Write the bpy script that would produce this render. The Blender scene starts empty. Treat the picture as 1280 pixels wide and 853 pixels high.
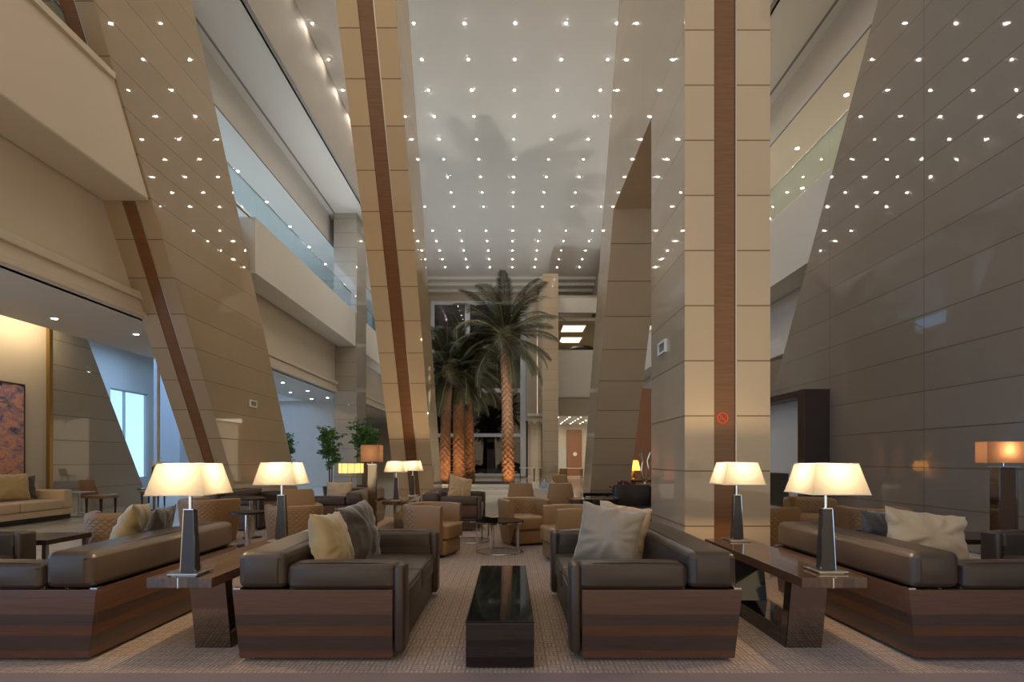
import bpy, bmesh, math, random
from mathutils import Vector, Matrix, noise
random.seed(7)
PI = math.pi
S = bpy.context.scene
C = S.collection
FPX, CX, HY, H = 701.0, 637.5, 575.0, 1.3      # focal length in px, vanishing point, horizon row, eye height


def at(x, y, d):
    return Vector(((x - CX) / FPX * d, d, H + (HY - y) / FPX * d))


# ------------------------------------------------------------------ materials
def newmat(name):
    m = bpy.data.materials.new(name)
    m.use_nodes = True
    nt = m.node_tree
    for n in list(nt.nodes):
        nt.nodes.remove(n)
    out = nt.nodes.new('ShaderNodeOutputMaterial')
    return m, nt, out


def N(nt, t, **kw):
    n = nt.nodes.new(t)
    for k, v in kw.items():
        if k == 'ins':
            for i, val in v.items():
                n.inputs[i].default_value = val
        else:
            setattr(n, k, v)
    return n


def math_n(nt, op, a, b=None, c=None):
    n = nt.nodes.new('ShaderNodeMath')
    n.operation = op
    for i, v in enumerate((a, b, c)):
        if v is None:
            continue
        if isinstance(v, (int, float)):
            n.inputs[i].default_value = v
        else:
            nt.links.new(v, n.inputs[i])
    return n.outputs[0]


def mixc(nt, fac, a, b):
    n = nt.nodes.new('ShaderNodeMix')
    n.data_type = 'RGBA'
    for i, v in ((0, fac), (6, a), (7, b)):
        if isinstance(v, (int, float)):
            n.inputs[i].default_value = v
        elif isinstance(v, tuple):
            n.inputs[i].default_value = v if len(v) == 4 else (*v, 1)
        else:
            nt.links.new(v, n.inputs[i])
    return n.outputs[2]


def principled(nt, out, col=None, rough=.5, metal=0., spec=.5, coat=0., sheen=0.):
    p = nt.nodes.new('ShaderNodeBsdfPrincipled')
    if col is not None:
        if isinstance(col, tuple):
            p.inputs['Base Color'].default_value = (*col, 1)
        else:
            nt.links.new(col, p.inputs['Base Color'])
    p.inputs['Roughness'].default_value = rough
    p.inputs['Metallic'].default_value = metal
    p.inputs['Specular IOR Level'].default_value = spec
    p.inputs['Coat Weight'].default_value = coat
    p.inputs['Coat Roughness'].default_value = .05
    p.inputs['Sheen Weight'].default_value = sheen
    nt.links.new(p.outputs[0], out.inputs[0])
    return p


def bump(nt, p, height, strength=.3, dist=.01):
    b = nt.nodes.new('ShaderNodeBump')
    b.inputs['Strength'].default_value = strength
    b.inputs['Distance'].default_value = dist
    nt.links.new(height, b.inputs['Height'])
    nt.links.new(b.outputs[0], p.inputs['Normal'])


def plain(name, col, rough=.5, metal=0., spec=.5, coat=0., sheen=0., var=.0, scale=6., bmp=0., bscale=60.):
    m, nt, out = newmat(name)
    c = col
    tc = N(nt, 'ShaderNodeTexCoord')
    if var:
        nz = N(nt, 'ShaderNodeTexNoise', ins={'Scale': scale, 'Detail': 4.})
        nt.links.new(tc.outputs['Object'], nz.inputs['Vector'])
        c = mixc(nt, nz.outputs['Fac'], tuple(v * (1 - var) for v in col), tuple(min(1, v * (1 + var)) for v in col))
    p = principled(nt, out, c, rough, metal, spec, coat, sheen)
    if bmp:
        nz2 = N(nt, 'ShaderNodeTexNoise', ins={'Scale': bscale, 'Detail': 3.})
        nt.links.new(tc.outputs['Object'], nz2.inputs['Vector'])
        bump(nt, p, nz2.outputs['Fac'], bmp, .004)
    return m


def emit(name, col, strength):
    m, nt, out = newmat(name)
    e = N(nt, 'ShaderNodeEmission')
    e.inputs[0].default_value = (*col, 1)
    e.inputs[1].default_value = strength
    nt.links.new(e.outputs[0], out.inputs[0])
    return m


def stone_mat(name, col, joints=None, rough=.025, pitch=.6, z0=.57, spec=.5):
    """large glossy wall panels: thin dark joints every .6 m in height"""
    m, nt, out = newmat(name)
    g = N(nt, 'ShaderNodeNewGeometry')
    sp = N(nt, 'ShaderNodeSeparateXYZ')
    nt.links.new(g.outputs['Position'], sp.inputs[0])
    fz = math_n(nt, 'FRACT', math_n(nt, 'DIVIDE', math_n(nt, 'SUBTRACT', sp.outputs[2], z0 - 60), pitch))
    line = math_n(nt, 'LESS_THAN', fz, .014 / pitch)
    if joints:
        y0, py = joints
        fy = math_n(nt, 'FRACT', math_n(nt, 'DIVIDE', math_n(nt, 'SUBTRACT', sp.outputs[1], y0 - 20 * py), py))
        line = math_n(nt, 'MAXIMUM', line, math_n(nt, 'LESS_THAN', fy, .012 / py))
    # faint tonal difference from panel to panel and fine cloudy figure
    iz = math_n(nt, 'FLOOR', math_n(nt, 'DIVIDE', math_n(nt, 'SUBTRACT', sp.outputs[2], z0 - 60), pitch))
    wn = N(nt, 'ShaderNodeTexWhiteNoise', noise_dimensions='1D')
    nt.links.new(iz, wn.inputs['W'])
    nz = N(nt, 'ShaderNodeTexNoise', ins={'Scale': 2.2, 'Detail': 5.})
    nt.links.new(g.outputs['Position'], nz.inputs['Vector'])
    f = math_n(nt, 'ADD', math_n(nt, 'MULTIPLY', wn.outputs['Value'], .4), math_n(nt, 'MULTIPLY', nz.outputs['Fac'], .5))
    c = mixc(nt, f, tuple(v * .92 for v in col), tuple(v * 1.08 for v in col))
    c = mixc(nt, line, c, (col[0] * .36, col[1] * .30, col[2] * .24))
    p = principled(nt, out, c, rough, 0, spec)
    nt.links.new(math_n(nt, 'ADD', math_n(nt, 'MULTIPLY', line, .5), rough), p.inputs['Roughness'])
    return m


def walnut_mat(name, cols, axis=2, lo=.0, hi=.463, rough=.28, coat=.25, grain=(1.5, 1.5, 26.)):
    """planks of alternating walnut tone stacked along one axis of the object"""
    m, nt, out = newmat(name)
    tc = N(nt, 'ShaderNodeTexCoord')
    sp = N(nt, 'ShaderNodeSeparateXYZ')
    nt.links.new(tc.outputs['Object'], sp.inputs[0])
    t = math_n(nt, 'DIVIDE', math_n(nt, 'SUBTRACT', sp.outputs[axis], lo), hi - lo)
    r = N(nt, 'ShaderNodeValToRGB')
    r.color_ramp.interpolation = 'CONSTANT'
    els = r.color_ramp.elements
    for i, (pos, c) in enumerate(cols):
        e = els[i] if i < 2 else els.new(pos)
        e.position = pos
        e.color = (*c, 1)
    nt.links.new(t, r.inputs[0])
    mp = N(nt, 'ShaderNodeMapping')
    mp.inputs['Scale'].default_value = grain
    nt.links.new(tc.outputs['Object'], mp.inputs[0])
    nz = N(nt, 'ShaderNodeTexNoise', ins={'Scale': 3., 'Detail': 6., 'Distortion': .4})
    nt.links.new(mp.outputs[0], nz.inputs['Vector'])
    mul = nt.nodes.new('ShaderNodeMix')
    mul.data_type = 'RGBA'
    mul.blend_type = 'MULTIPLY'
    mul.inputs[0].default_value = 1.
    nt.links.new(r.outputs[0], mul.inputs[6])
    g = math_n(nt, 'ADD', math_n(nt, 'MULTIPLY', nz.outputs['Fac'], .9), .55)
    cmb = N(nt, 'ShaderNodeCombineXYZ')
    for i in range(3):
        nt.links.new(g, cmb.inputs[i])
    nt.links.new(cmb.outputs[0], mul.inputs[7])
    principled(nt, out, mul.outputs[2], rough, 0, .5, coat)
    return m


def strip_wood_mat(name, a, b):
    """veneer with grain running across the pillar strip"""
    m, nt, out = newmat(name)
    g = N(nt, 'ShaderNodeNewGeometry')
    mp = N(nt, 'ShaderNodeMapping')
    mp.inputs['Scale'].default_value = (1.2, 1.2, 30.)
    nt.links.new(g.outputs['Position'], mp.inputs[0])
    nz = N(nt, 'ShaderNodeTexNoise', ins={'Scale': 2.2, 'Detail': 6., 'Distortion': .5})
    nt.links.new(mp.outputs[0], nz.inputs['Vector'])
    c = mixc(nt, nz.outputs['Fac'], a, b)
    principled(nt, out, c, .3, 0, .5, .15)
    return m


def carpet_mat(name, a, b, c3, s=.075):
    """woven carpet in a basket pattern of short bars"""
    m, nt, out = newmat(name)
    g = N(nt, 'ShaderNodeNewGeometry')
    sp = N(nt, 'ShaderNodeSeparateXYZ')
    nt.links.new(g.outputs['Position'], sp.inputs[0])
    X = math_n(nt, 'DIVIDE', math_n(nt, 'ADD', sp.outputs[0], 50.), s)
    Y = math_n(nt, 'DIVIDE', math_n(nt, 'ADD', sp.outputs[1], 50.), s)
    par = math_n(nt, 'MODULO', math_n(nt, 'ADD', math_n(nt, 'FLOOR', X), math_n(nt, 'FLOOR', Y)), 2.)
    vx = math_n(nt, 'PINGPONG', math_n(nt, 'MULTIPLY', X, 3.), .5)
    vy = math_n(nt, 'PINGPONG', math_n(nt, 'MULTIPLY', Y, 3.), .5)
    bar = math_n(nt, 'ADD', math_n(nt, 'MULTIPLY', par, vx), math_n(nt, 'MULTIPLY', math_n(nt, 'SUBTRACT', 1., par), vy))
    ex = math_n(nt, 'PINGPONG', X, .5)
    ey = math_n(nt, 'PINGPONG', Y, .5)
    edge = math_n(nt, 'LESS_THAN', math_n(nt, 'MINIMUM', ex, ey), .06)
    dark = math_n(nt, 'MAXIMUM', math_n(nt, 'LESS_THAN', bar, .17), edge)
    nz = N(nt, 'ShaderNodeTexNoise', ins={'Scale': 1.3, 'Detail': 6.})
    nt.links.new(g.outputs['Position'], nz.inputs['Vector'])
    wn = N(nt, 'ShaderNodeTexWhiteNoise', noise_dimensions='2D')
    cv = N(nt, 'ShaderNodeCombineXYZ')
    nt.links.new(math_n(nt, 'FLOOR', math_n(nt, 'MULTIPLY', X, 3.)), cv.inputs[0])
    nt.links.new(math_n(nt, 'FLOOR', math_n(nt, 'MULTIPLY', Y, 3.)), cv.inputs[1])
    nt.links.new(cv.outputs[0], wn.inputs['Vector'])
    base = mixc(nt, wn.outputs['Value'], a, c3)
    base = mixc(nt, math_n(nt, 'MULTIPLY', nz.outputs['Fac'], .35), base, b)
    col = mixc(nt, math_n(nt, 'MULTIPLY', dark, .8), base, b)
    p = principled(nt, out, col, .95, 0, .1, 0, .25)
    bump(nt, p, math_n(nt, 'SUBTRACT', 1., dark), .5, .004)
    return m


def pile_mat(name, a, b):
    m, nt, out = newmat(name)
    g = N(nt, 'ShaderNodeNewGeometry')
    nz = N(nt, 'ShaderNodeTexNoise', ins={'Scale': 70., 'Detail': 3.})
    nt.links.new(g.outputs['Position'], nz.inputs['Vector'])
    p = principled(nt, out, mixc(nt, nz.outputs['Fac'], a, b), .95, 0, .1, 0, .3)
    bump(nt, p, nz.outputs['Fac'], .5, .006)
    return m


def marble_mat(name, a, b, tile=.9):
    m, nt, out = newmat(name)
    g = N(nt, 'ShaderNodeNewGeometry')
    nz = N(nt, 'ShaderNodeTexNoise', ins={'Scale': 1.1, 'Detail': 8., 'Distortion': 1.2})
    nt.links.new(g.outputs['Position'], nz.inputs['Vector'])
    c = mixc(nt, nz.outputs['Fac'], a, b)
    sp = N(nt, 'ShaderNodeSeparateXYZ')
    nt.links.new(g.outputs['Position'], sp.inputs[0])
    fx = math_n(nt, 'FRACT', math_n(nt, 'DIVIDE', math_n(nt, 'ADD', sp.outputs[0], 90.), tile))
    fy = math_n(nt, 'FRACT', math_n(nt, 'DIVIDE', math_n(nt, 'ADD', sp.outputs[1], 90.), tile))
    ln = math_n(nt, 'LESS_THAN', math_n(nt, 'MINIMUM', fx, fy), .012)
    c = mixc(nt, ln, c, tuple(v * .45 for v in a))
    principled(nt, out, c, .1, 0, .5)
    return m


def quilt_mat(name, col):
    """leather stitched in a diamond quilt"""
    m, nt, out = newmat(name)
    tc = N(nt, 'ShaderNodeTexCoord')
    sp = N(nt, 'ShaderNodeSeparateXYZ')
    nt.links.new(tc.outputs['Object'], sp.inputs[0])
    ang = math_n(nt, 'MULTIPLY', math_n(nt, 'ARCTAN2', sp.outputs[0], math_n(nt, 'ADD', sp.outputs[1], .15)), .42)
    u = math_n(nt, 'MULTIPLY', math_n(nt, 'ADD', math_n(nt, 'ADD', ang, sp.outputs[2]), 5.), 15.)
    v = math_n(nt, 'MULTIPLY', math_n(nt, 'ADD', math_n(nt, 'SUBTRACT', ang, sp.outputs[2]), 5.), 15.)
    a = math_n(nt, 'PINGPONG', u, .5)
    b = math_n(nt, 'PINGPONG', v, .5)
    q = math_n(nt, 'MINIMUM', a, b)
    h = math_n(nt, 'POWER', math_n(nt, 'MULTIPLY', q, 2.), .5)
    stitch = math_n(nt, 'LESS_THAN', q, .05)
    c = mixc(nt, math_n(nt, 'MULTIPLY', stitch, .6), col, tuple(x * .5 for x in col))
    p = principled(nt, out, c, .42, 0, .5)
    bump(nt, p, h, .6, .012)
    return m


def fabric_shade(name, col, trans=.6):
    m, nt, out = newmat(name)
    d = N(nt, 'ShaderNodeBsdfDiffuse')
    d.inputs[0].default_value = (*col, 1)
    t = N(nt, 'ShaderNodeBsdfTranslucent')
    t.inputs[0].default_value = (*col, 1)
    mx = N(nt, 'ShaderNodeMixShader')
    mx.inputs[0].default_value = trans
    nt.links.new(d.outputs[0], mx.inputs[1])
    nt.links.new(t.outputs[0], mx.inputs[2])
    nt.links.new(mx.outputs[0], out.inputs[0])
    return m


def glass_mat(name, tint=(.8, .93, .95), refl=.12, rough=.0):
    m, nt, out = newmat(name)
    tr = N(nt, 'ShaderNodeBsdfTransparent')
    tr.inputs[0].default_value = (*tint, 1)
    gl = N(nt, 'ShaderNodeBsdfGlossy')
    gl.inputs['Roughness'].default_value = rough
    lw = N(nt, 'ShaderNodeLayerWeight')
    lw.inputs[0].default_value = .5
    f = math_n(nt, 'MULTIPLY_ADD', math_n(nt, 'POWER', lw.outputs['Facing'], 5.), .6, refl)
    mx = N(nt, 'ShaderNodeMixShader')
    nt.links.new(f, mx.inputs[0])
    nt.links.new(tr.outputs[0], mx.inputs[1])
    nt.links.new(gl.outputs[0], mx.inputs[2])
    nt.links.new(mx.outputs[0], out.inputs[0])
    return m


def painting_mat(name):
    """abstract canvas: streaky fields of mauve, brick, orange and slate blue"""
    m, nt, out = newmat(name)
    tc = N(nt, 'ShaderNodeTexCoord')
    mp = N(nt, 'ShaderNodeMapping')
    mp.inputs['Scale'].default_value = (1., 1.1, 2.2)
    nt.links.new(tc.outputs['Object'], mp.inputs[0])
    nz = N(nt, 'ShaderNodeTexNoise', ins={'Scale': 2.6, 'Detail': 9., 'Distortion': .9, 'Roughness': .7})
    nt.links.new(mp.outputs[0], nz.inputs['Vector'])
    r = N(nt, 'ShaderNodeValToRGB')
    r.color_ramp.interpolation = 'EASE'
    cs = [(.36, (.05, .05, .10)), (.41, (.16, .20, .34)), (.45, (.40, .24, .30)), (.51, (.50, .28, .33)), (.545, (.70, .42, .36)),
          (.575, (.78, .26, .10)), (.61, (.66, .50, .44)), (.65, (.42, .16, .20))]
    els = r.color_ramp.elements
    for i, (p_, c) in enumerate(cs):
        e = els[i] if i < 2 else els.new(p_)
        e.position = p_
        e.color = (*c, 1)
    sp = N(nt, 'ShaderNodeSeparateXYZ')
    nt.links.new(tc.outputs['Object'], sp.inputs[0])
    # warmer fields low down, mauve ones high up
    t = math_n(nt, 'ADD', nz.outputs['Fac'], math_n(nt, 'MULTIPLY', math_n(nt, 'SUBTRACT', 1.2, sp.outputs[2]), .05))
    nt.links.new(t, r.inputs[0])
    p = principled(nt, out, r.outputs[0], .6)
    bump(nt, p, nz.outputs['Fac'], .4, .01)
    return m


M = {}
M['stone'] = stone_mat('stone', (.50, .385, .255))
M['stone_shade'] = stone_mat('stone_shade', (.37, .29, .205))  # darker copy of stone: weaker light put into the colour
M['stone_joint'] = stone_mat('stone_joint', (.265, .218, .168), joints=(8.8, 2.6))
M['stone_grey'] = stone_mat('stone_grey', (.38, .35, .31))
M['strip_wood'] = strip_wood_mat('strip_wood', (.085, .036, .015), (.25, .108, .042))
WAL = [(0., (.10, .045, .028)), (.16, (.055, .035, .028)), (.36, (.105, .046, .022)), (.50, (.06, .038, .03)), (.62, (.06, .038, .03)), (.66, (.115, .058, .038))]
M['walnut'] = walnut_mat('walnut', WAL, grain=(1.2, 1.2, 22.))
M['walnut_top'] = walnut_mat('walnut_top', [(0., (.085, .045, .028)), (.3, (.12, .065, .038)), (.62, (.07, .04, .028)), (.8, (.11, .06, .036))], axis=0, lo=-.21, hi=.21, rough=.1, coat=.5, grain=(24., 1., 6.))
M['dark_wood'] = plain('dark_wood', (.042, .024, .017), .3, var=.3, scale=3., coat=.2)
M['leather'] = plain('leather', (.058, .041, .032), .36, var=.12, scale=5., bmp=.12, bscale=120.)
M['leather_warm'] = plain('leather_warm', (.060, .042, .031), .42, var=.15, scale=4., bmp=.15, bscale=90.)
M['tan'] = plain('tan', (.29, .168, .078), .45, var=.08, bmp=.08, bscale=140.)
M['tan_quilt'] = quilt_mat('tan_quilt', (.29, .168, .078))
M['tan_dark'] = plain('tan_dark', (.26, .14, .07), .5, var=.08)
M['post_wood'] = plain('post_wood', (.10, .052, .034), .35, var=.2)
M['black_gloss'] = plain('black_gloss', (.010, .008, .007), .06, spec=.6, coat=.4)
M['black_satin'] = plain('black_satin', (.014, .012, .011), .35)
M['table_face'] = walnut_mat('table_face', [(0., (.012, .009, .008)), (.25, (.028, .021, .017)), (.45, (.018, .014, .012)), (.6, (.034, .026, .02)), (.8, (.03, .024, .02))], lo=0., hi=.3, rough=.1, coat=.6)
M['mirror_dark'] = plain('mirror_dark', (.40, .36, .32), .1, 1.)
M['chrome'] = plain('chrome', (.75, .75, .76), .12, 1.)
M['steel'] = plain('steel', (.5, .48, .46), .3, 1.)
M['brass'] = plain('brass', (.5, .33, .12), .3, 1.)
M['lamp_leather'] = plain('lamp_leather', (.035, .032, .035), .3, var=.2, bmp=.2, bscale=150.)
M['shade'] = fabric_shade('shade', (.27, .245, .205), .38)
M['shade_amber'] = fabric_shade('shade_amber', (.95, .62, .2), .6)
M['shade_brown'] = fabric_shade('shade_brown', (.36, .22, .14), .45)
M['shade_cream'] = fabric_shade('shade_cream', (.9, .72, .42), .6)
M['bulb'] = emit('bulb', (1., .78, .48), 25.)
M['downlight'] = emit('downlight', (1., .88, .72), 700.)
M['downlight_low'] = emit('downlight_low', (1., .9, .75), 80.)
M['coffer'] = emit('coffer', (1., .82, .5), 2.6)
M['white_trim'] = plain('white_trim', (.78, .76, .72), .5)
M['plaster'] = plain('plaster', (.60, .58, .545), .75, var=.03, scale=.5)
M['cream_wall'] = plain('cream_wall', (.60, .535, .45), .7, var=.03, scale=.6)
M['bulkhead_dim'] = plain('bulkhead_dim', (.28, .255, .23), .7, var=.03)  # dimmer light on the bulkheads is put into this darker colour
M['beige_wall'] = plain('beige_wall', (.38, .33, .26), .6, var=.03)
M['grey_panel'] = plain('grey_panel', (.55, .54, .52), .5, var=.04)
M['marble'] = marble_mat('marble', (.55, .51, .44), (.68, .65, .58))
M['carpet'] = carpet_mat('carpet', (.52, .39, .30), (.15, .10, .08), (.38, .275, .21), .085)
M['border'] = pile_mat('border', (.135, .085, .082), (.22, .15, .14))
M['gold_fabric'] = plain('gold_fabric', (.42, .31, .15), .42, sheen=.5, var=.2, scale=5., bmp=.2, bscale=25.)
M['dark_fabric'] = plain('dark_fabric', (.06, .048, .042), .5, sheen=.5, var=.35, scale=5., bmp=.2, bscale=25.)
M['grey_fabric'] = plain('grey_fabric', (.30, .235, .17), .45, sheen=.5, var=.15, scale=4., bmp=.2, bscale=22.)
M['beige_fabric'] = plain('beige_fabric', (.50, .36, .22), .5, sheen=.4, var=.15, scale=4., bmp=.15, bscale=22.)
M['satin'] = plain('satin', (.52, .40, .25), .32, sheen=.4, var=.22, scale=3., bmp=.25, bscale=14.)
M['couch'] = plain('couch', (.55, .42, .29), .8, sheen=.3, var=.06, bmp=.1)
M['painting'] = painting_mat('painting')
M['rail_glass'] = glass_mat('rail_glass', (.90, .97, .98), .05)
M['window_glass'] = glass_mat('window_glass', (.55, .55, .57), .06)
M['table_glass'] = plain('table_glass', (.012, .012, .013), .04, spec=.4)
M['frame_blue'] = plain('frame_blue', (.46, .50, .56), .35)
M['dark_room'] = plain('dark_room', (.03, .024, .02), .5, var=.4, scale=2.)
M['door_wood'] = plain('door_wood', (.28, .13, .07), .4, var=.1)
M['red'] = plain('red', (.75, .06, .025), .5)
M['trunk'] = plain('trunk', (.24, .13, .07), .9, var=.35, scale=9., bmp=.5, bscale=30.)
M['frond'] = plain('frond', (.034, .040, .020), .55, var=.35, scale=3.)
M['rachis'] = plain('rachis', (.17, .13, .05), .6)
M['leaf'] = plain('leaf', (.06, .17, .035), .5, var=.3, scale=6.)
M['stem'] = plain('stem', (.12, .08, .05), .8)
M['pot'] = plain('pot', (.05, .045, .042), .4)
M['soil'] = plain('soil', (.05, .035, .025), .95)
M['amber_glass'] = plain('amber_glass', (.75, .6, .5), .12, .9)
M['flower'] = plain('flower', (.10, .008, .015), .7)
M['speaker_grey'] = plain('speaker_grey', (.20, .19, .19), .6)
M['glow_glass'] = plain('glow_glass', (.35, .5, .75), .1, spec=.8)


# ------------------------------------------------------------------ mesh builder
class MB:
    def __init__(self):
        self.bm = bmesh.new()

    def _merge(self, src):
        me = bpy.data.meshes.new('tmp')
        src.to_mesh(me)
        src.free()
        self.bm.from_mesh(me)
        bpy.data.meshes.remove(me)
        return self

    def box(self, x0, x1, y0, y1, z0, z1, mi=0, bev=0., seg=3, mat=None, puff=0.):
        b = bmesh.new()
        bmesh.ops.create_cube(b, size=1.)
        for v in b.verts:
            v.co = Vector(((x0 + x1) / 2 + v.co.x * (x1 - x0), (y0 + y1) / 2 + v.co.y * (y1 - y0), (z0 + z1) / 2 + v.co.z * (z1 - z0)))
        if puff:
            bmesh.ops.subdivide_edges(b, edges=b.edges[:], cuts=5, use_grid_fill=True)
            c = Vector(((x0 + x1) / 2, (y0 + y1) / 2, (z0 + z1) / 2))
            hs = Vector((abs(x1 - x0) / 2, abs(y1 - y0) / 2, abs(z1 - z0) / 2))
            for v in b.verts:
                q = v.co - c
                u = [q[i] / hs[i] for i in range(3)]
                for i in range(3):
                    j, k = (i + 1) % 3, (i + 2) % 3
                    v.co[i] += math.copysign(1, u[i]) * (abs(u[i]) ** 3) * puff * (1 - u[j] ** 2) * (1 - u[k] ** 2)
        if bev:
            es = [e for e in b.edges if e.calc_face_angle(0) > .9]
            bmesh.ops.bevel(b, geom=es, offset=bev, segments=seg, profile=.5, affect='EDGES')
        for f in b.faces:
            f.material_index = mi
        if mat is not None:
            b.transform(mat)
        return self._merge(b)

    def prism(self, pts, axis, a0, a1, mi=0, bev=0.):
        """polygon in the plane across `axis`, extruded from a0 to a1"""
        b = bmesh.new()

        def mk(p, a):
            return Vector((a, p[0], p[1])) if axis == 0 else Vector((p[0], a, p[1])) if axis == 1 else Vector((p[0], p[1], a))
        v0 = [b.verts.new(mk(p, a0)) for p in pts]
        v1 = [b.verts.new(mk(p, a1)) for p in pts]
        b.faces.new(v0)
        b.faces.new(v1[::-1])
        n = len(pts)
        for i in range(n):
            b.faces.new((v0[i], v1[i], v1[(i + 1) % n], v0[(i + 1) % n]))
        bmesh.ops.recalc_face_normals(b, faces=b.faces[:])
        if bev:
            bmesh.ops.bevel(b, geom=[e for e in b.edges if e.calc_face_angle(0) > .5], offset=bev, segments=2, profile=.5, affect='EDGES')
        for f in b.faces:
            f.material_index = mi
        return self._merge(b)

    def lathe(self, prof, cx=0, cy=0, n=24, mi=0):
        bm = self.bm
        rings = []
        for r, z in prof:
            rings.append([bm.verts.new((cx + r * math.cos(2 * PI * i / n), cy + r * math.sin(2 * PI * i / n), z)) for i in range(n)])
        for a, b in zip(rings, rings[1:]):
            for i in range(n):
                f = bm.faces.new((a[i], a[(i + 1) % n], b[(i + 1) % n], b[i]))
                f.material_index = mi
        for rg, rev in ((rings[0], True), (rings[-1], False)):
            f = bm.faces.new(rg[::-1] if rev else rg)
            f.material_index = mi
        return self

    def tube(self, pts, r, n=8, mi=0):
        bm = self.bm
        pts = [Vector(p) for p in pts]
        rs = r if isinstance(r, (list, tuple)) else [r] * len(pts)
        rings = []
        for k, p in enumerate(pts):
            d = (pts[min(k + 1, len(pts) - 1)] - pts[max(k - 1, 0)]).normalized()
            up = Vector((0, 0, 1)) if abs(d.z) < .9 else Vector((1, 0, 0))
            a = d.cross(up).normalized()
            b = d.cross(a).normalized()
            rings.append([bm.verts.new(p + (a * math.cos(2 * PI * i / n) + b * math.sin(2 * PI * i / n)) * rs[k]) for i in range(n)])
        for a, b in zip(rings, rings[1:]):
            for i in range(n):
                f = bm.faces.new((a[i], a[(i + 1) % n], b[(i + 1) % n], b[i]))
                f.material_index = mi
        for rg in (rings[0], rings[-1]):
            f = bm.faces.new(rg)
            f.material_index = mi
        return self

    def frustum(self, b, t, z0, z1, mi=0, cap=True, cx=0, cy=0):
        """four-sided tapered shell / solid: b, t are (half width x, half width y) below and above"""
        bm = self.bm
        lo = [bm.verts.new((cx + sx * b[0], cy + sy * b[1], z0)) for sx, sy in ((-1, -1), (1, -1), (1, 1), (-1, 1))]
        hi = [bm.verts.new((cx + sx * t[0], cy + sy * t[1], z1)) for sx, sy in ((-1, -1), (1, -1), (1, 1), (-1, 1))]
        for i in range(4):
            bm.faces.new((lo[i], lo[(i + 1) % 4], hi[(i + 1) % 4], hi[i])).material_index = mi
        if cap:
            bm.faces.new(lo[::-1]).material_index = mi
            bm.faces.new(hi).material_index = mi
        return self

    def build(self, name, mats, parent=None, smooth=None, recalc=True, loc=None, rot=None):
        if recalc:
            bmesh.ops.recalc_face_normals(self.bm, faces=self.bm.faces[:])
        me = bpy.data.meshes.new(name)
        self.bm.to_mesh(me)
        self.bm.free()
        for m in (mats if isinstance(mats, (list, tuple)) else [mats]):
            me.materials.append(m)
        if smooth is not None:
            for p in me.polygons:
                p.use_smooth = True
            me.set_sharp_from_angle(angle=smooth)
        o = bpy.data.objects.new(name, me)
        C.objects.link(o)
        if parent is not None:
            o.parent = parent
        if loc is not None:
            o.location = loc
        if rot is not None:
            o.rotation_euler = rot
        return o


def tag(o, label, cat, group=None, kind=None):
    o['label'] = label
    o['category'] = cat
    if group:
        o['group'] = group
    if kind:
        o['kind'] = kind
    return o


def thing(name, label, cat, loc=(0, 0, 0), rz=0., group=None):
    o = bpy.data.objects.new(name, None)
    o.empty_display_size = .2
    C.objects.link(o)
    o.location = loc
    o.rotation_euler = (0, 0, rz)
    return tag(o, label, cat, group)


def struct(o, label=None, cat=None):
    o['kind'] = 'structure'
    if label:
        o['label'] = label
        o['category'] = cat
    return o


KIDS = {}


def copy_tree(o, parent=None):
    c = o.copy()
    C.objects.link(c)
    if parent is not None:
        c.parent = parent
    for ch in [x for x in bpy.data.objects if x.parent == o]:
        copy_tree(ch, c)
    return c


def dup(o, label, loc, rz=0., group=None):
    c = copy_tree(o)
    c.location = loc
    c.rotation_euler = (0, 0, rz)
    c['label'] = label
    if group:
        c['group'] = group
    return c


def point(name, loc, power, col, r=.03, parent=None):
    l = bpy.data.lights.new(name, 'POINT')
    l.energy = power
    l.color = col
    l.shadow_soft_size = r
    o = bpy.data.objects.new(name, l)
    C.objects.link(o)
    o.location = loc
    if parent is not None:
        o.parent = parent
    return o


def spot(name, loc, target, power, col, angle, blend=.5, r=.05, parent=None):
    l = bpy.data.lights.new(name, 'SPOT')
    l.energy = power
    l.color = col
    l.spot_size = angle
    l.spot_blend = blend
    l.shadow_soft_size = r
    o = bpy.data.objects.new(name, l)
    C.objects.link(o)
    o.location = loc
    o.rotation_euler = (Vector(target) - Vector(loc)).to_track_quat('-Z', 'Y').to_euler()
    if parent is not None:
        o.parent = parent
    return o


def area(name, loc, target, power, col, sx, sy):
    l = bpy.data.lights.new(name, 'AREA')
    l.energy = power
    l.color = col
    l.shape = 'RECTANGLE'
    l.size = sx
    l.size_y = sy
    o = bpy.data.objects.new(name, l)
    C.objects.link(o)
    o.location = loc
    o.rotation_euler = (Vector(target) - Vector(loc)).to_track_quat('-Z', 'Y').to_euler()
    return o


def slab(name, x0, x1, y0, y1, z0, z1, m, label=None, cat=None, bev=0.):
    return struct(MB().box(x0, x1, y0, y1, z0, z1, bev=bev).build(name, M[m]), label, cat)


# ------------------------------------------------------------------ the room
ZC = 13.9            # atrium ceiling
slab('floor', -20, 14, -3, 50, -.3, -.012, 'marble', 'pale polished stone floor of the atrium', 'floor')
slab('ceiling_main', -6.03, 6.03, -1, 40.6, ZC, ZC + .25, 'plaster', 'high white atrium ceiling set with small spotlights', 'ceiling')

CW = MB()
CW.box(-6.0, 5.95, 3.42, 12.8, -.012, 0.)
carpet = tag(CW.build('carpet', M['carpet']), 'beige and brown basket-weave carpet under the lounge furniture', 'carpet')
CB = MB().box(-6.0, 5.95, 1.6, 3.42, -.012, .0)
tag(CB.build('border_carpet', M['border']), 'plum brown carpet border strip along the front edge of the lounge', 'carpet')


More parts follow.
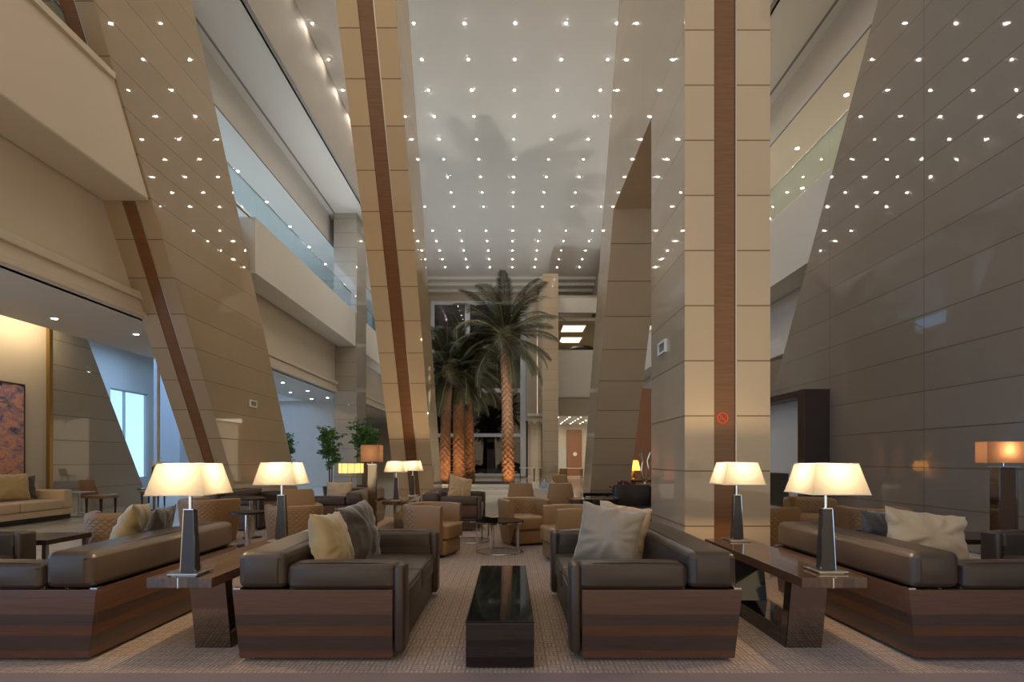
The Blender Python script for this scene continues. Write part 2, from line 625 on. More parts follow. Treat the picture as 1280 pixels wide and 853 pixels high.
def pillar(name, x0, x1, outline, front, strip, label, mat='stone', face=True, holes=()):
    """fin of stone panels: outline in (depth, height); front = (base depth, slope) of the faced edge; strip = (x0, x1) of the veneer"""
    mb = MB()
    for pts in outline:
        mb.prism(pts, 0, x0, x1)
    o = struct(mb.build(name, M[mat]), label, 'pillar')
    if face:
        y0, k, z1 = front
        for a, b in ((x0, strip[0]), (strip[1], x1)):
            MB().prism([(y0 - .05, .002), (y0 + .005, .002), (y0 + .005 + k * z1, z1), (y0 - .05 + k * z1, z1)], 0, a, b).build('facing_panel', M[mat], o)
        MB().prism([(y0 - .03, .002), (y0 + .005, .002), (y0 + .005 + k * z1, z1), (y0 - .03 + k * z1, z1)], 0, strip[0] + .004, strip[1] - .004).build('veneer_strip', M['strip_wood'], o)
        MB().prism([(y0 - .052, .002), (y0 - .02, .002), (y0 - .02 + k * z1, z1), (y0 - .052 + k * z1, z1)], 0, strip[1] - .003, strip[1] + .012).build('metal_edge', M['steel'], o)
    return o


# right pillar with the leaning opening
R1X = (1.90, 2.83)
r1 = pillar('pillar_right', *R1X,
            [[(6.15, .002), (7.54, .002), (7.54, 5.9), (6.15, 5.9)],
             [(13.6, 0), (14.95, 0), (14.95 - .559 * 5.9, 5.9), (10.28, 5.9)],
             [(6.15, 5.9), (14.95 - .559 * 5.9, 5.9), (14.95 - .559 * ZC, ZC), (6.15, ZC)]],
            (6.15, 0., ZC), (2.22, 2.455), 'tall stone pillar with upright front and leaning opening in its side')
# right wall fin
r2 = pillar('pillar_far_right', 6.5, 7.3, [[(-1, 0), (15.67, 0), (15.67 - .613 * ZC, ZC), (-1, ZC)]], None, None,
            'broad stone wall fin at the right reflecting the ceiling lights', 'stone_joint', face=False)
# left pillars
l2 = pillar('pillar_left', -2.80, -1.85, [[(14.05, 0), (15.5, 0), (15.5 - .55 * ZC, ZC), (14.05 - .575 * ZC, ZC)]],
            (14.05, -.575, ZC), (-2.46, -2.2), 'leaning stone pillar with wood strip beside the palms')
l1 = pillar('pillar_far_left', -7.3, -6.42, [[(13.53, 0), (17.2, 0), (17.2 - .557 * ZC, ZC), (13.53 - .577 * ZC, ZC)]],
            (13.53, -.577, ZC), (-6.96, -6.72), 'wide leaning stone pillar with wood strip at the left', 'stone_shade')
# column by the mezzanine on the left, and the one right of the window
struct(MB().box(-7.35, -6.4, 23.4, 24.95, 0, 11.6).build('column_left', M['stone_grey']), 'upright grey panelled column at the end of the left balcony', 'column')
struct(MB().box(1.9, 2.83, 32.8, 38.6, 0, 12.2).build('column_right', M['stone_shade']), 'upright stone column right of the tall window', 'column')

# -------- left side storeys
def side(sgn, tone):
    def sx(a, b):
        return (min(sgn * a, sgn * b), max(sgn * a, sgn * b))
    n = 'left' if sgn < 0 else 'right'
    # bulkhead and soffit under the main ceiling
    slab('wall_bulkhead_' + n, *sx(5.9, 6.05), -1, 40.6, 11.6, ZC + .2, 'bulkhead_dim')
    slab('ceiling_soffit_' + n, *sx(6.0, 8.0), -1, 40.6, 11.6, 11.8, 'plaster')
    slab('trim_slot_' + n, *sx(7.30, 7.36), 8, 26, 11.585, 11.6, 'speaker_grey')
    slab('wall_upper_' + n, *sx(7.6, 7.8), -1, 40.6, 10.6, 11.62, tone)
    slab('trim_reveal_' + n, *sx(7.585, 7.6), -1, 40.6, 10.42, 10.46, 'speaker_grey')
    slab('ceiling_mezzanine_' + n, *sx(7.6, 13.6), -1, 40.6, 10.42, 10.6, 'plaster')
    slab('floor_mezzanine_' + n, *sx(6.9, 13.6), -1, 40.6, 6.9, 7.3, 'marble')


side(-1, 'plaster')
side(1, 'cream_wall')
slab('wall_left_mezzanine', -13.7, -13.5, -1, 24, 7.3, 10.5, 'plaster')
slab('wall_right_mezzanine', 12.5, 12.7, -1, 40.6, 7.3, 10.5, 'cream_wall')

# balcony parapets
pl = MB().prism([(2, 5.93), (10.05, 5.93), (9.12, 7.58), (2, 7.58)], 0, -7.28, -6.45, bev=.03)
pl.box(-6.5, -6.40, 2, 9.1, 7.48, 7.58)
struct(pl.build('wall_parapet_left', M['cream_wall']), 'cream balcony front meeting the far left pillar', 'balcony')
struct(MB().box(-7.2, -6.45, 14.2, 23.4, 6.04, 7.45).build('wall_parapet_middle', M['plaster']), 'white balcony front running between left pillar and column', 'balcony')
struct(MB().box(-7.2, -6.45, 24.95, 40, 6.04, 7.45).build('wall_parapet_back', M['plaster']), 'white balcony front behind the grey column', 'balcony')
struct(MB().box(6.53, 7.25, 9, 36, 5.63, 7.25).build('wall_parapet_right', M['plaster']), 'white balcony front between the right pillars', 'balcony')
# walls under the parapets and their cornice
slab('wall_under_left', -7.5, -7.3, 1, 40, 4.13, 6.95, 'cream_wall')
mbc = MB().box(-7.34, -7.22, 1, 40, 4.13, 4.5).box(-7.34, -7.16, 1, 40, 4.42, 4.56, bev=.02).box(-7.34, -7.18, 1, 40, 4.1, 4.2, bev=.02)
struct(mbc.build('trim_cornice_left', M['cream_wall']))
slab('wall_under_right', 7.3, 7.5, 9, 40, 4.13, 6.95, 'plaster')
slab('trim_cornice_right', 7.2, 7.34, 9, 40, 4.1, 4.5, 'plaster')
slab('ceiling_right_low', 7.3, 13.6, 9, 40, 4.13, 4.3, 'plaster')
slab('wall_right_low', 11.5, 11.7, 9, 40, 0, 4.2, 'cream_wall')

struct(MB().box(4.2, 6.9, 22, 22.2, 0, 4.1).build('wall_partition_right', M['door_wood']))
# left ground storey
slab('ceiling_left_low', -9.95, -7.3, 1, 27, 4.13, 4.28, 'plaster')
slab('ceiling_left_far', -16.2, -7.3, 27, 40, 4.13, 4.28, 'plaster')
slab('ceiling_cove', -11.2, -9.6, 8.6, 17, 4.62, 4.72, 'plaster')
slab('ceiling_lobby', -16.3, -9.9, 14.5, 27.5, 5.9, 6.1, 'plaster')
slab('wall_left', -11.15, -10.95, 8.6, 13.3, -.012, 4.7, 'cream_wall', 'cream plaster wall behind the pale sofa', 'wall')
struct(MB().prism([(13.34, -.012), (16.95, -.012), (14.3, 4.7), (13.34, 4.7)], 0, -11.6, -10.9).build('wall_left_stone', M['stone_grey']), 'grey stone wall with slanted end behind the wall chairs', 'wall')
struct(MB().box(-11.0, -10.87, 13.24, 13.34, -.012, 4.62).build('trim_gold', M['brass']), 'thin gold trim where plaster and stone wall meet', 'trim')
# far left lobby: wall with a window to the sky
lw = MB()
lw.box(-16.3, -16.1, 14, 22.6, -.012, 6).box(-16.3, -16.1, 24.95, 41, -.012, 6).box(-16.3, -16.1, 22.6, 24.95, 4.2, 6).box(-16.3, -16.1, 22.6, 24.95, -.012, .5)
struct(lw.build('wall_lobby', M['plaster']))
slab('wall_lobby_back', -16.2, -8.55, 27.4, 27.6, -.012, 6.0, 'grey_panel', 'plain wall beyond the far left pillar', 'wall')
w1 = MB()
for y in (22.6, 23.5, 24.91):
    w1.box(-16.25, -16.15, y, y + .05, .5, 4.2)
for z in (.5, 4.15):
    w1.box(-16.25, -16.15, 22.6, 24.95, z, z + .05)
win1 = struct(w1.build('window_1', M['frame_blue']), 'daylit lobby window beyond the slanted stone wall', 'window')
MB().box(-16.21, -16.19, 22.62, 24.93, .52, 4.18).build('pane', M['rail_glass'], win1)
# blue column in the lobby
struct(MB().box(-15.0, -13.9, 23.6, 24.4, -.012, 5.9).build('column_lobby', M['frame_blue']))

# -------- back of the hall
YB = 40.5
bw = MB()
bw.box(-16.2, -5.7, YB, YB + .3, -.012, ZC)            # left of the window
bw.box(-5.7, 1.15, YB, YB + .3, 12.75, ZC)             # above
bw.box(-5.7, 1.15, YB, YB + .3, -.012, .1)
bw.box(1.15, 1.9, YB - 1.2, YB + .3, 4.4, ZC)           # pilaster right of the window
bw.box(1.9, 8, YB, YB + .3, 11, ZC)
struct(bw.build('wall_back', M['beige_wall']), 'beige end wall above and beside the tall window', 'wall')
cor = MB()
cor.box(-6, 6, 38.5, YB, ZC - .2, ZC).box(-6, 6, 39.2, YB, ZC - .42, ZC - .2).box(-6, 6, 39.9, YB, ZC - .62, ZC - .42)
struct(cor.build('trim_cornice_back', M['plaster']))
slab('trim_beam', 2.0, 6.0, 36.5, 38.5, 11.4, 12.0, 'beige_wall')
w2 = MB()
for x0, x1 in ((-5.7, -5.45), (-3.25, -2.9), (.75, 1.15)):
    w2.box(x0, x1, YB - .1, YB + .2, .1, 12.75)
for z0, z1 in ((.1, .3), (2.95, 3.2), (6.15, 6.45), (9.4, 9.65), (12.5, 12.75)):
    w2.box(-5.7, 1.15, YB - .06, YB + .16, z0, z1)
win2 = struct(w2.build('window_2', M['frame_blue']), 'tall dark window with pale frame behind the palms', 'window')
for x0, x1 in ((-5.45, -3.25), (-2.9, .75)):
    for z0, z1 in ((.3, 2.95), (3.2, 6.15), (6.45, 9.4), (9.65, 12.5)):
        MB().box(x0, x1, YB + .04, YB + .07, z0, z1).build('pane', M['window_glass'], win2)
# dark lobby beyond the window
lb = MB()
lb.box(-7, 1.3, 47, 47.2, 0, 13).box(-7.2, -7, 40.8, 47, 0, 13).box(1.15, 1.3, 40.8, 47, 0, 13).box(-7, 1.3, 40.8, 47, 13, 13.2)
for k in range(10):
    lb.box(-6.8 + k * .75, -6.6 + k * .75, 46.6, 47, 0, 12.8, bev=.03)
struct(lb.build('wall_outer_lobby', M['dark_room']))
struct(MB().box(-1.9, -.45, 46.2, 46.4, 0, 2.2).build('wall_lit_panel', M['white_trim']), 'pale panel seen through the lower window', 'wall')
for x_ in (1.5, 2.0):
    slab('column_back', x_, x_ + .22, 42, 42.3, 0, 4.13, 'cream_wall')
slab('trim_lit_shelf', -1.9, .9, 45.6, 46.2, 2.75, 2.95, 'brass')
# right back storeys
slab('wall_back_balcony', 2.83, 8, 36, 36.3, 5.45, 8.35, 'plaster', 'white balcony front at the back right', 'balcony')
slab('trim_balcony_ledge', 2.83, 8, 35.9, 36.3, 5.3, 5.45, 'cream_wall')
slab('wall_back_band', 2.83, 8, 36.05, 36.3, 4.13, 5.3, 'beige_wall')
slab('wall_back_top_band', 2.83, 8, 36.0, 36.3, 10.75, 11.7, 'plaster')
slab('ceiling_back_upper', 2.83, 9, 36.3, 46, 10.3, 10.5, 'beige_wall')
slab('wall_back_upper', 2.83, 9, 45, 45.2, 5, 10.4, 'beige_wall')
slab('ceiling_back_low', 1.15, 9, 36.3, 46, 4.13, 4.3, 'plaster')
slab('wall_back_low', 1.0, 9, 45, 45.2, 0, 4.2, 'cream_wall')
slab('trim_back_dado', 3.0, 4.5, 44.9, 45.0, 0, 2.1, 'grey_panel')
slab('floor_back_upper', 2.83, 9, 36.3, 46, 4.9, 5.3, 'beige_wall')
d1 = struct(MB().box(4.55, 5.75, 44.85, 44.98, 0, 3.7, bev=.02).build('door_1', M['door_wood']), 'brown wooden door at the far end of the hall', 'door')
MB().lathe([(.16, 0), (.16, .03)], n=20).build('door_plate', M['white_trim'], d1, loc=(5.2, 44.84, 1.75), rot=(PI / 2, 0, 0))
# lit ceiling coffers upstairs
for k, (y, lab) in enumerate(((37.6, 'warm lit ceiling panel above the back balcony, nearer one'), (41.2, 'warm lit ceiling panel above the back balcony, farther one'))):
    t = thing('ceiling_light_panel', lab, 'ceiling light', (4.3 + .2 * k, y + .6, 10.26), group='lit ceiling panels upstairs')
    MB().box(-.75, .75, -.95, .95, .0, .03).build('diffuser', M['coffer'], t)
    f = MB()
    for a in ((-.82, -.75, -1.02, 1.02), (.75, .82, -1.02, 1.02), (-.75, .75, -1.02, -.95), (-.75, .75, .95, 1.02)):
        f.box(*a, -.05, .03)
    f.build('frame', M['white_trim'], t)
tag(MB().lathe([(.9, 0), (.95, .25), (.75, .42), (.3, .5)], n=24).build('settee', M['black_satin'], loc=(4.75, 37.2, 8.05 - .72 + .98)), 'dark rounded seat back above the back balcony', 'seat')

# -------- railings of glass
def railing(name, x, y0, y1, z0, z1, label, step=2.4):
    t = thing(name, label, 'railing', (x, y0, z0))
    y, n = 0., 0
    L = y1 - y0
    while y < L - .05:
        e = min(y + step, L)
        MB().box(-.008, .008, y + .008, e - .008, .0, z1 - z0 - .03).build('glass_panel', M['rail_glass'], t)
        y = e
    MB().box(-.025, .025, 0, L, z1 - z0 - .03, z1 - z0, bev=.008).build('handrail', M['steel'], t)
    MB().box(-.03, .03, 0, L, 0, .05).build('shoe_rail', M['steel'], t)
    return t


railing('glass_railing', -6.6, 12.2, 23.3, 7.45, 8.25, 'glass railing on the white balcony left of the column')
railing('glass_railing', -6.6, 25.0, 39.5, 7.45, 8.25, 'glass railing on the balcony behind the grey column')
railing('glass_railing', 6.6, 9.2, 35.8, 7.25, 8.13, 'glass railing on the balcony between the right pillars')
railing('glass_railing', -6.95, 2.2, 8.9, 7.58, 8.3, 'glass railing edge on the cream balcony at top left')

# -------- ceiling spots
def make_downlight(name, label, r, m, group):
    mb = MB()
    mb.lathe([(r * 1.45, -.012), (r * 1.45, .0)], n=16, mi=0)
    mb.lathe([(r, -.016), (r, -.012)], n=16, mi=1)
    o = mb.build(name, [M['white_trim'], M[m]])
    return tag(o, label, 'downlight', group)


dl = None
for j in range(24):
    y = 36.65 - 1.463 * j
    if abs(y - 29.5) < .3:
        continue
    for k in range(-4, 5):
        loc = (.15 + 1.463 * k, y, ZC)
        if abs(loc[0]) > 5.75:
            continue
        if loc[0] > 1.85 and loc[0] < 2.9 and y < 7.4:
            continue
        if dl is None:
            dl = make_downlight('ceiling_spotlight', 'small round spotlight in the high atrium ceiling', .028, 'downlight', 'spotlights in the atrium ceiling')
            dl.location = loc
        else:
            c = dl.copy()
            C.objects.link(c)
            c.location = loc
low = None
for x, y, z in [(-8.3, 8.4, 4.13), (-9.1, 11.2, 4.13), (-8.4, 12.6, 4.13), (-8.3, 15.5, 4.13), (-8.3, 18, 4.13), (-8.3, 20.5, 4.13), (-8.3, 23, 4.13), (-9.2, 23.5, 4.13), (-9.2, 21, 4.13), (-8.3, 25.5, 4.13), (-9.2, 26, 4.13)]:
    if low is None:
        low = make_downlight('low_ceiling_spotlight', 'small spotlight in the low ceiling under the left balcony', .05, 'downlight_low', 'spotlights under the left balcony')
        low.location = (x, y, z)
    else:
        c = low.copy()
        C.objects.link(c)
        c.location = (x, y, z)
for nm, lab, grp, pts in (
    ('mezzanine_spotlight', 'small spotlight in the ceiling of the left upper floor', 'spotlights on the left upper floor', [(-8.6 - 1.4 * a, 13.5 + 2.1 * b, 10.42) for a in range(3) for b in range(7)]),
    ('mezzanine_spotlight', 'small spotlight in the ceiling of the right upper floor', 'spotlights on the right upper floor', [(8.4 + 1.4 * a, 14 + 2.4 * b, 10.42) for a in range(3) for b in range(6)]),
    ('back_spotlight', 'small spotlight in the low ceiling at the back right', 'spotlights at the back right', [(3.2 + .75 * a, 37.2 + 1.6 * b, 4.13) for a in range(4) for b in range(5)]),
):
    first = None
    for p in pts:
        if first is None:
            first = make_downlight(nm, lab, .05, 'downlight_low', grp)
            first.location = p
        else:
            c = first.copy()
            C.objects.link(c)
            c.location = p

# -------- small fittings on the pillars
ns = thing('no_smoking_sign', 'red round no smoking sign on the right pillar wood strip', 'sign', (2.318, 6.117, at(903, 523, 6.15).z))
mb = MB()
R, n = .062, 32
for i in range(n):
    a0, a1 = 2 * PI * i / n, 2 * PI * (i + 1) / n
    mb.prism([(R * math.cos(a0), R * math.sin(a0)), (R * math.cos(a1), R * math.sin(a1)), (R * .8 * math.cos(a1), R * .8 * math.sin(a1)), (R * .8 * math.cos(a0), R * .8 * math.sin(a0))], 1, -.006, 0)
mb.build('ring', M['red'], ns)
MB().box(-R * .85, R * .85, -.007, -.001, -.005, .005, mat=Matrix.Rotation(math.radians(45), 4, 'Y')).build('slash', M['red'], ns)
MB().box(-.036, .022, -.006, 0, -.013, -.005).box(.025, .034, -.006, 0, -.013, -.005).build('cigarette', M['red'], ns)
MB().tube([(.03, -.003, 0), (.034, -.003, .012), (.024, -.003, .018), (.028, -.003, .03)], .003, 6).build('smoke', M['red'], ns)


def wall_speaker(label, x, y, z, w, h, sg):
    t = thing('wall_speaker', label, 'speaker', (x, y, z))
    f = MB()
    f.box(0, .03 * sg, -w / 2, w / 2, h / 2 - .025, h / 2).box(0, .03 * sg, -w / 2, w / 2, -h / 2, -h / 2 + .025)
    f.box(0, .03 * sg, -w / 2, -w / 2 + .025, -h / 2 + .025, h / 2 - .025).box(0, .03 * sg, w / 2 - .025, w / 2, -h / 2 + .025, h / 2 - .025)
    f.build('frame', M['white_trim'], t)
    g = MB().box(0, .015 * sg, -w / 2 + .025, w / 2 - .025, -h / 2 + .025, h / 2 - .025)
    g.build('grille', M['speaker_grey'], t)


wall_speaker('white framed square grille on the side of the right pillar', 1.90, 6.95, at(830, 435, 6.95).z, .32, .155, -1)
wall_speaker('small white framed square grille on the far left pillar', -6.42, 14.0, at(317, 505, 14.0).z, .36, .17, 1)

# ------------------------------------------------------------------ palms
def frond_mesh(seed, L=2.5, droop=1.):
    rnd = random.Random(seed)
    mb = MB()
    n = 16
    pts, dirs = [], []
    p, el = Vector((0, 0, 0)), 0.
    for i in range(n + 1):
        pts.append(p.copy())
        d = Vector((math.cos(el), 0, math.sin(el)))
        dirs.append(d)
        p = p + d * L / n
        el -= droop * (.02 + .105 * (i / n))
    mb.tube(pts, [.03 * (1 - .8 * i / n) + .004 for i in range(n + 1)], 5, 1)
    bm = mb.bm
    for i in range(70):
        t = .14 + .86 * i / 69
        k = min(int(t * n), n - 1)
        fr = t * n - k
        o = pts[k].lerp(pts[k + 1], fr)
        d = dirs[k]
        ll = .52 * math.sin(PI * (t * .82 + .12)) ** .7 * rnd.uniform(.85, 1.1)
        for sgn in (-1, 1):
            out = (d * .62 + Vector((0, sgn, 0)) * .85 + Vector((0, 0, -.05 - .3 * rnd.random()))).normalized()
            mid = o + out * ll * .55
            tip = o + out * ll + Vector((0, 0, -.12 * ll - .05 * rnd.random()))
            w = .019
            wv = d * w
            v = [bm.verts.new(o - wv * .5), bm.verts.new(o + wv * .5), bm.verts.new(mid + wv * .7), bm.verts.new(mid - wv * .7), bm.verts.new(tip)]
            bm.faces.new((v[0], v[1], v[2], v[3])).material_index = 0
            bm.faces.new((v[3], v[2], v[4])).material_index = 0
    me_o = mb.build('frond', [M['frond'], M['rachis']], recalc=False)
    me = me_o.data
    bpy.data.objects.remove(me_o)
    return me


FR = [frond_mesh(s, 2.45 + .15 * s, .8 + .18 * s) for s in range(4)]


def trunk(h, r, bend, parent, scale_h):
    mb = MB()
    bm = mb.bm
    nu, nz = 42, int(h / .035)
    rings = []
    for j in range(nz + 1):
        z = h * j / nz
        taper = r * (1.12 - .18 * z / h)
        rg = []
        for i in range(nu):
            u = i / nu
            # old leaf bases: a diamond lattice of shelving scales
            a = (u * 6 + z * 4.4) % 1.
            b = (u * 6 - z * 4.4) % 1.
            s = abs(a - .5) + abs(b - .5)
            amp = .36 if z < scale_h else .16
            rr = taper * (1 + amp * (s - .5) * 1.6)
            rg.append(bm.verts.new((bend * (z / h) ** 2 + rr * math.cos(2 * PI * u), rr * math.sin(2 * PI * u), z)))
        rings.append(rg)
    for a, b in zip(rings, rings[1:]):
        for i in range(nu):
            bm.faces.new((a[i], a[(i + 1) % nu], b[(i + 1) % nu], b[i]))
    bm.faces.new(rings[0][::-1])
    bm.faces.new(rings[-1])
    return mb.build('trunk', M['trunk'], parent, smooth=1.2)


def palm(label, loc, h, r, bend, nf, seed, scale=1., group='palms in the middle of the hall'):
    rnd = random.Random(seed)
    t = thing('palm_tree', label, 'palm tree', loc, group=group)
    trunk(h, r, bend, t, h * .42)
    MB().lathe([(r * .95, h - .35), (r * 1.35, h - .05), (r * 1.1, h + .25), (r * .4, h + .5)], bend, 0, 16).build('crown_shaft', M['rachis'], t, smooth=.8)
    for i in range(nf):
        q = i / (nf - 1)
        el = math.radians(78 - 112 * q ** .85)
        az = i * 2.399963 + rnd.uniform(-.2, .2)
        o = bpy.data.objects.new('frond', FR[rnd.randrange(4)])
        C.objects.link(o)
        o.parent = t
        o.location = (bend, 0, h + .25 - .35 * q)
        o.rotation_euler = (rnd.uniform(-.3, .3), -el, az)
        s = scale * rnd.uniform(.85, 1.08) * (1. - .12 * q)
        o.scale = (s, s, s)
    return t


PY = 22.0
bed = thing('planter_bed', 'low stepped white stone planting bed around the palm trunks', 'planter', (-1.5, 23.0, 0))
for k, (m_, zz) in enumerate((('white_trim', .14), ('grey_panel', .24), ('white_trim', .34))):
    MB().box(-1.95 + .12 * k, 1.95 - .12 * k, -1.7 + .3 * k, 1.7 - .1 * k, zz - .14 if k else -.012, zz, bev=.01).build('step', M[m_], bed)
MB().box(-1.6, 1.6, -1.05, 1.45, .34, .36).build('soil', M['soil'], bed)
BZ = .362
palm('tallest palm with a single bare trunk right of the window mullion', (-.07, 22.2, BZ), 5.75, .21, -.15, 46, 3, 1.0)
palm('leftmost palm with a slim trunk beside the leaning pillar', (-2.62, 22.6, BZ), 4.5, .19, .12, 38, 5, .92)
palm('middle palm of the left clump with the thickest trunk', (-2.1, 23.1, BZ), 4.35, .215, -.05, 36, 8, .95)
palm('palm partly behind the thick trunk in the left clump', (-1.72, 23.8, BZ), 4.75, .2, -.2, 38, 11, 1.0)
up = None
for k, (x, y, tx, ty, lab) in enumerate(((.05, 20.95, -.07, 22.2, 'round floor uplight in front of the tallest palm'), (-2.5, 20.95, -2.62, 22.6, 'round floor uplight in front of the leftmost palm'), (-1.75, 20.95, -1.9, 23.4, 'round uplight in front of the two right trunks of the palm clump'))):
    t = thing('uplight', lab, 'uplight', (x, y, -.01))
    MB().lathe([(.08, 0), (.09, .05), (.09, .09)], n=16).build('housing', M['black_satin'], t)
    MB().lathe([(.075, .09), (.075, .095)], n=16).build('lens', M['bulb'], t)
    spot('uplight_beam', (0, 0, .12), (tx - x, ty - y, 1.3), 170, (1., .53, .24), math.radians(56), .9, .04, t)

t = thing('uplight', 'round uplight on the floor in front of the planting bed', 'uplight', (.12, 18.9, -.01))
MB().lathe([(.12, 0), (.13, .06), (.13, .12)], n=16).build('housing', M['black_satin'], t)
MB().lathe([(.10, .12), (.10, .125)], n=16).build('lens', M['bulb'], t)
spot('uplight_wide', (0, 0, .16), (0, 1.6, 10), 1500, (1., .95, .88), math.radians(110), 1., .03, t)

t = thing('uplight', 'added floor uplight brightening the ceiling between the palms and the tall window', 'uplight', (-2.6, 31., -.01))  # added, unseen: brightens the far half of the ceiling
MB().lathe([(.12, 0), (.13, .06), (.13, .12)], n=16).build('housing', M['black_satin'], t)
MB().lathe([(.10, .12), (.10, .125)], n=16).build('lens', M['bulb'], t)
spot('uplight_wide', (0, 0, .16), (.6, -.8, 10), 1700, (.95, .97, 1.), math.radians(100), 1., .03, t)

# ------------------------------------------------------------------ sofas
SW, SL = 1.105, 1.85


def make_sofa(label):
    t = thing('leather_sofa', label, 'sofa', group='dark leather sofas with walnut panels')
    # local frame: back along x = 0, front at x = SW, near end y = 0, far end y = SL
    for a, b in ((0, .035), (SL - .035, SL)):
        MB().prism([(.05, .025), (1.03, .025), (1.03, .463), (0., .463)], 1, a, b, bev=.003).build('end_panel', M['walnut'], t)
    MB().prism([(.052, .025), (.085, .025), (.037, .463), (.002, .463)], 1, .036, SL - .036).build('back_panel', M['walnut'], t)
    MB().box(.09, 1.02, .04, SL - .04, .06, .24).build('base', M['black_satin'], t)
    for y0, y1 in ((.0, .2), (SL - .2, SL)):
        MB().box(.355, 1.045, y0 + .002, y1 - .002, .465, .627, bev=.035, puff=.012).build('arm_cushion', M['leather'], t, smooth=.6)
        MB().box(1.035, SW, y0 + .002, y1 - .002, .05, .622, bev=.028).build('arm_front', M['leather'], t, smooth=.6)
        a0, a1 = (.037, .2) if y0 == 0 else (SL - .2, SL - .037)
        MB().box(.36, 1.04, a0, a1, .2, .5).build('arm_side', M['leather'], t)
    MB().box(.03, .345, .004, SL - .004, .466, .705, bev=.05, puff=.018).build('back_cushion', M['leather'], t, smooth=.6)
    MB().box(.28, .352, .205, SL - .205, .25, .60, bev=.02, puff=.0).build('back_rest', M['leather'], t, smooth=.6)
    for a, b in ((.205, SL / 2 - .004), (SL / 2 + .004, SL - .205)):
        MB().box(.355, SW - .03, a, b, .24, .425, bev=.03, puff=.014).build('seat_cushion', M['leather_warm'], t, smooth=.6)
    MB().box(.6, SW - .045, .205, SL - .205, .05, .24, bev=.01).build('seat_front', M['leather_warm'], t, smooth=.6)
    for x in (.12, .95):
        for y in (.06, SL - .12):
            MB().box(x, x + .06, y, y + .06, 0, .03, bev=.004).build('foot', M['chrome'], t)
    for y in (.004, SL - .06):
        MB().box(.003, .05, y, y + .05, .463, .474, bev=.002).build('corner_plate', M['chrome'], t)
    return t


Y1 = 3.6
s1 = make_sofa('dark leather sofa with gold and brown cushions left of the black coffee table')
s1.location = (-1.785, Y1, 0)


def sofa_left(label, xb, y):   # faces +x
    return dup(s1, label, (xb, y, 0), 0., 'dark leather sofas with walnut panels')


def sofa_right(label, xb, y):  # faces -x, back at xb
    return dup(s1, label, (xb, y + SL, 0), PI, 'dark leather sofas with walnut panels')


sofa_right('dark leather sofa with grey and beige cushions right of the black coffee table', 1.493, Y1)
sofa_right('dark leather sofa at the left edge with its walnut back to the console table', -2.655, Y1)
sofa_left('dark leather sofa at the right edge with a pale satin cushion on it', 2.56, Y1)
sofa_left('dark leather sofa cut off by the left frame edge, only far arm showing', -5.65, Y1 - .05)
sofa_right('dark leather sofa cut off by the right frame edge, only far arm showing', 5.62, Y1 - .05)
Y2 = 10.2
sofa_left('distant leather sofa with a slanted beige cushion in front of the palms', -1.63, Y2)
sofa_right('distant leather sofa with an upright beige cushion behind the floor lamp', -2.655, Y2)
sofa_left('distant leather sofa at the foot of the far left pillar', -5.65, Y2)

# ------------------------------------------------------------------ cushions
def cushion(label, m, w, h, t, loc, yaw, tilt, roll=0., seed=1, wr=.022, group=None, lean=None):
    """puffed square cushion, its face normal along -y before turning"""
    mb = MB()
    bm = mb.bm
    n = 26
    rnd = Vector((seed * 3.7, seed * 1.9, seed * 5.1))
    V = {}
    for s in (-1, 1):
        for i in range(n + 1):
            for j in range(n + 1):
                u, v = 2 * i / n - 1, 2 * j / n - 1
                if s == 1 and (i in (0, n) or j in (0, n)):
                    V[(s, i, j)] = V[(-1, i, j)]
                    continue
                fat = ((1 - abs(u) ** 2.6) * (1 - abs(v) ** 2.6)) ** .55
                pin = 1 - .075 * (1 - v * v)
                pinv = 1 - .075 * (1 - u * u)
                x, z = u * w / 2 * pin, v * h / 2 * pinv
                rad = math.hypot(u, v)
                ang = math.atan2(v, u)
                wrk = noise.noise(Vector((math.cos(ang) * 3.5, math.sin(ang) * 3.5, rad * 1.2)) + rnd) * min(1, rad * 1.3)
                wrk2 = noise.noise(Vector((x * 14, z * 5, s)) + rnd)
                y = s * fat * t / 2 + s * (wrk * wr + wrk2 * wr * .35) * min(1, fat * 2.2)
                V[(s, i, j)] = bm.verts.new((x + .01 * noise.noise(Vector((u * 3, v * 3, 1)) + rnd), y, z + .012 * noise.noise(Vector((u * 4, v * 3, 9)) + rnd)))
    for s in (-1, 1):
        for i in range(n):
            for j in range(n):
                q = [V[(s, i, j)], V[(s, i + 1, j)], V[(s, i + 1, j + 1)], V[(s, i, j + 1)]]
                bm.faces.new(q if s < 0 else q[::-1])
    o = mb.build('cushion', M[m], smooth=1.4)
    o.location = loc
    o.rotation_euler = (Matrix.Rotation(yaw, 4, 'Z') @ Matrix.Rotation(tilt, 4, 'X') @ Matrix.Rotation(roll, 4, 'Y')).to_euler()
    if lean:
        # rest on the seat and just touch the sofa back: lean = (side, plane of the lower back, plane of the upper back, its height)
        sd, p0, p1, zb, zs = lean
        mw = Matrix.Translation(loc) @ o.rotation_euler.to_matrix().to_4x4()
        vs = [mw @ v.co for v in o.data.vertices]
        dz = zs - min(v.z for v in vs)
        need = max(max((p0 if v.z + dz < zb else p1) * sd - v.x * sd for v in vs), 0)
        if sd:
            o.location = (loc[0] + sd * (need + .003), loc[1], loc[2] + dz + .003)
        else:
            o.location = (loc[0], loc[1], loc[2] + dz + .003)
    tag(o, label, 'cushion', group)
    return o


def on_left(xb):    # sofa facing +x with its back at xb
    return (1, xb + .366, xb + .366, .66, .442)


def on_right(xb):
    return (-1, xb - .366, xb - .366, .66, .442)


R_ = math.radians
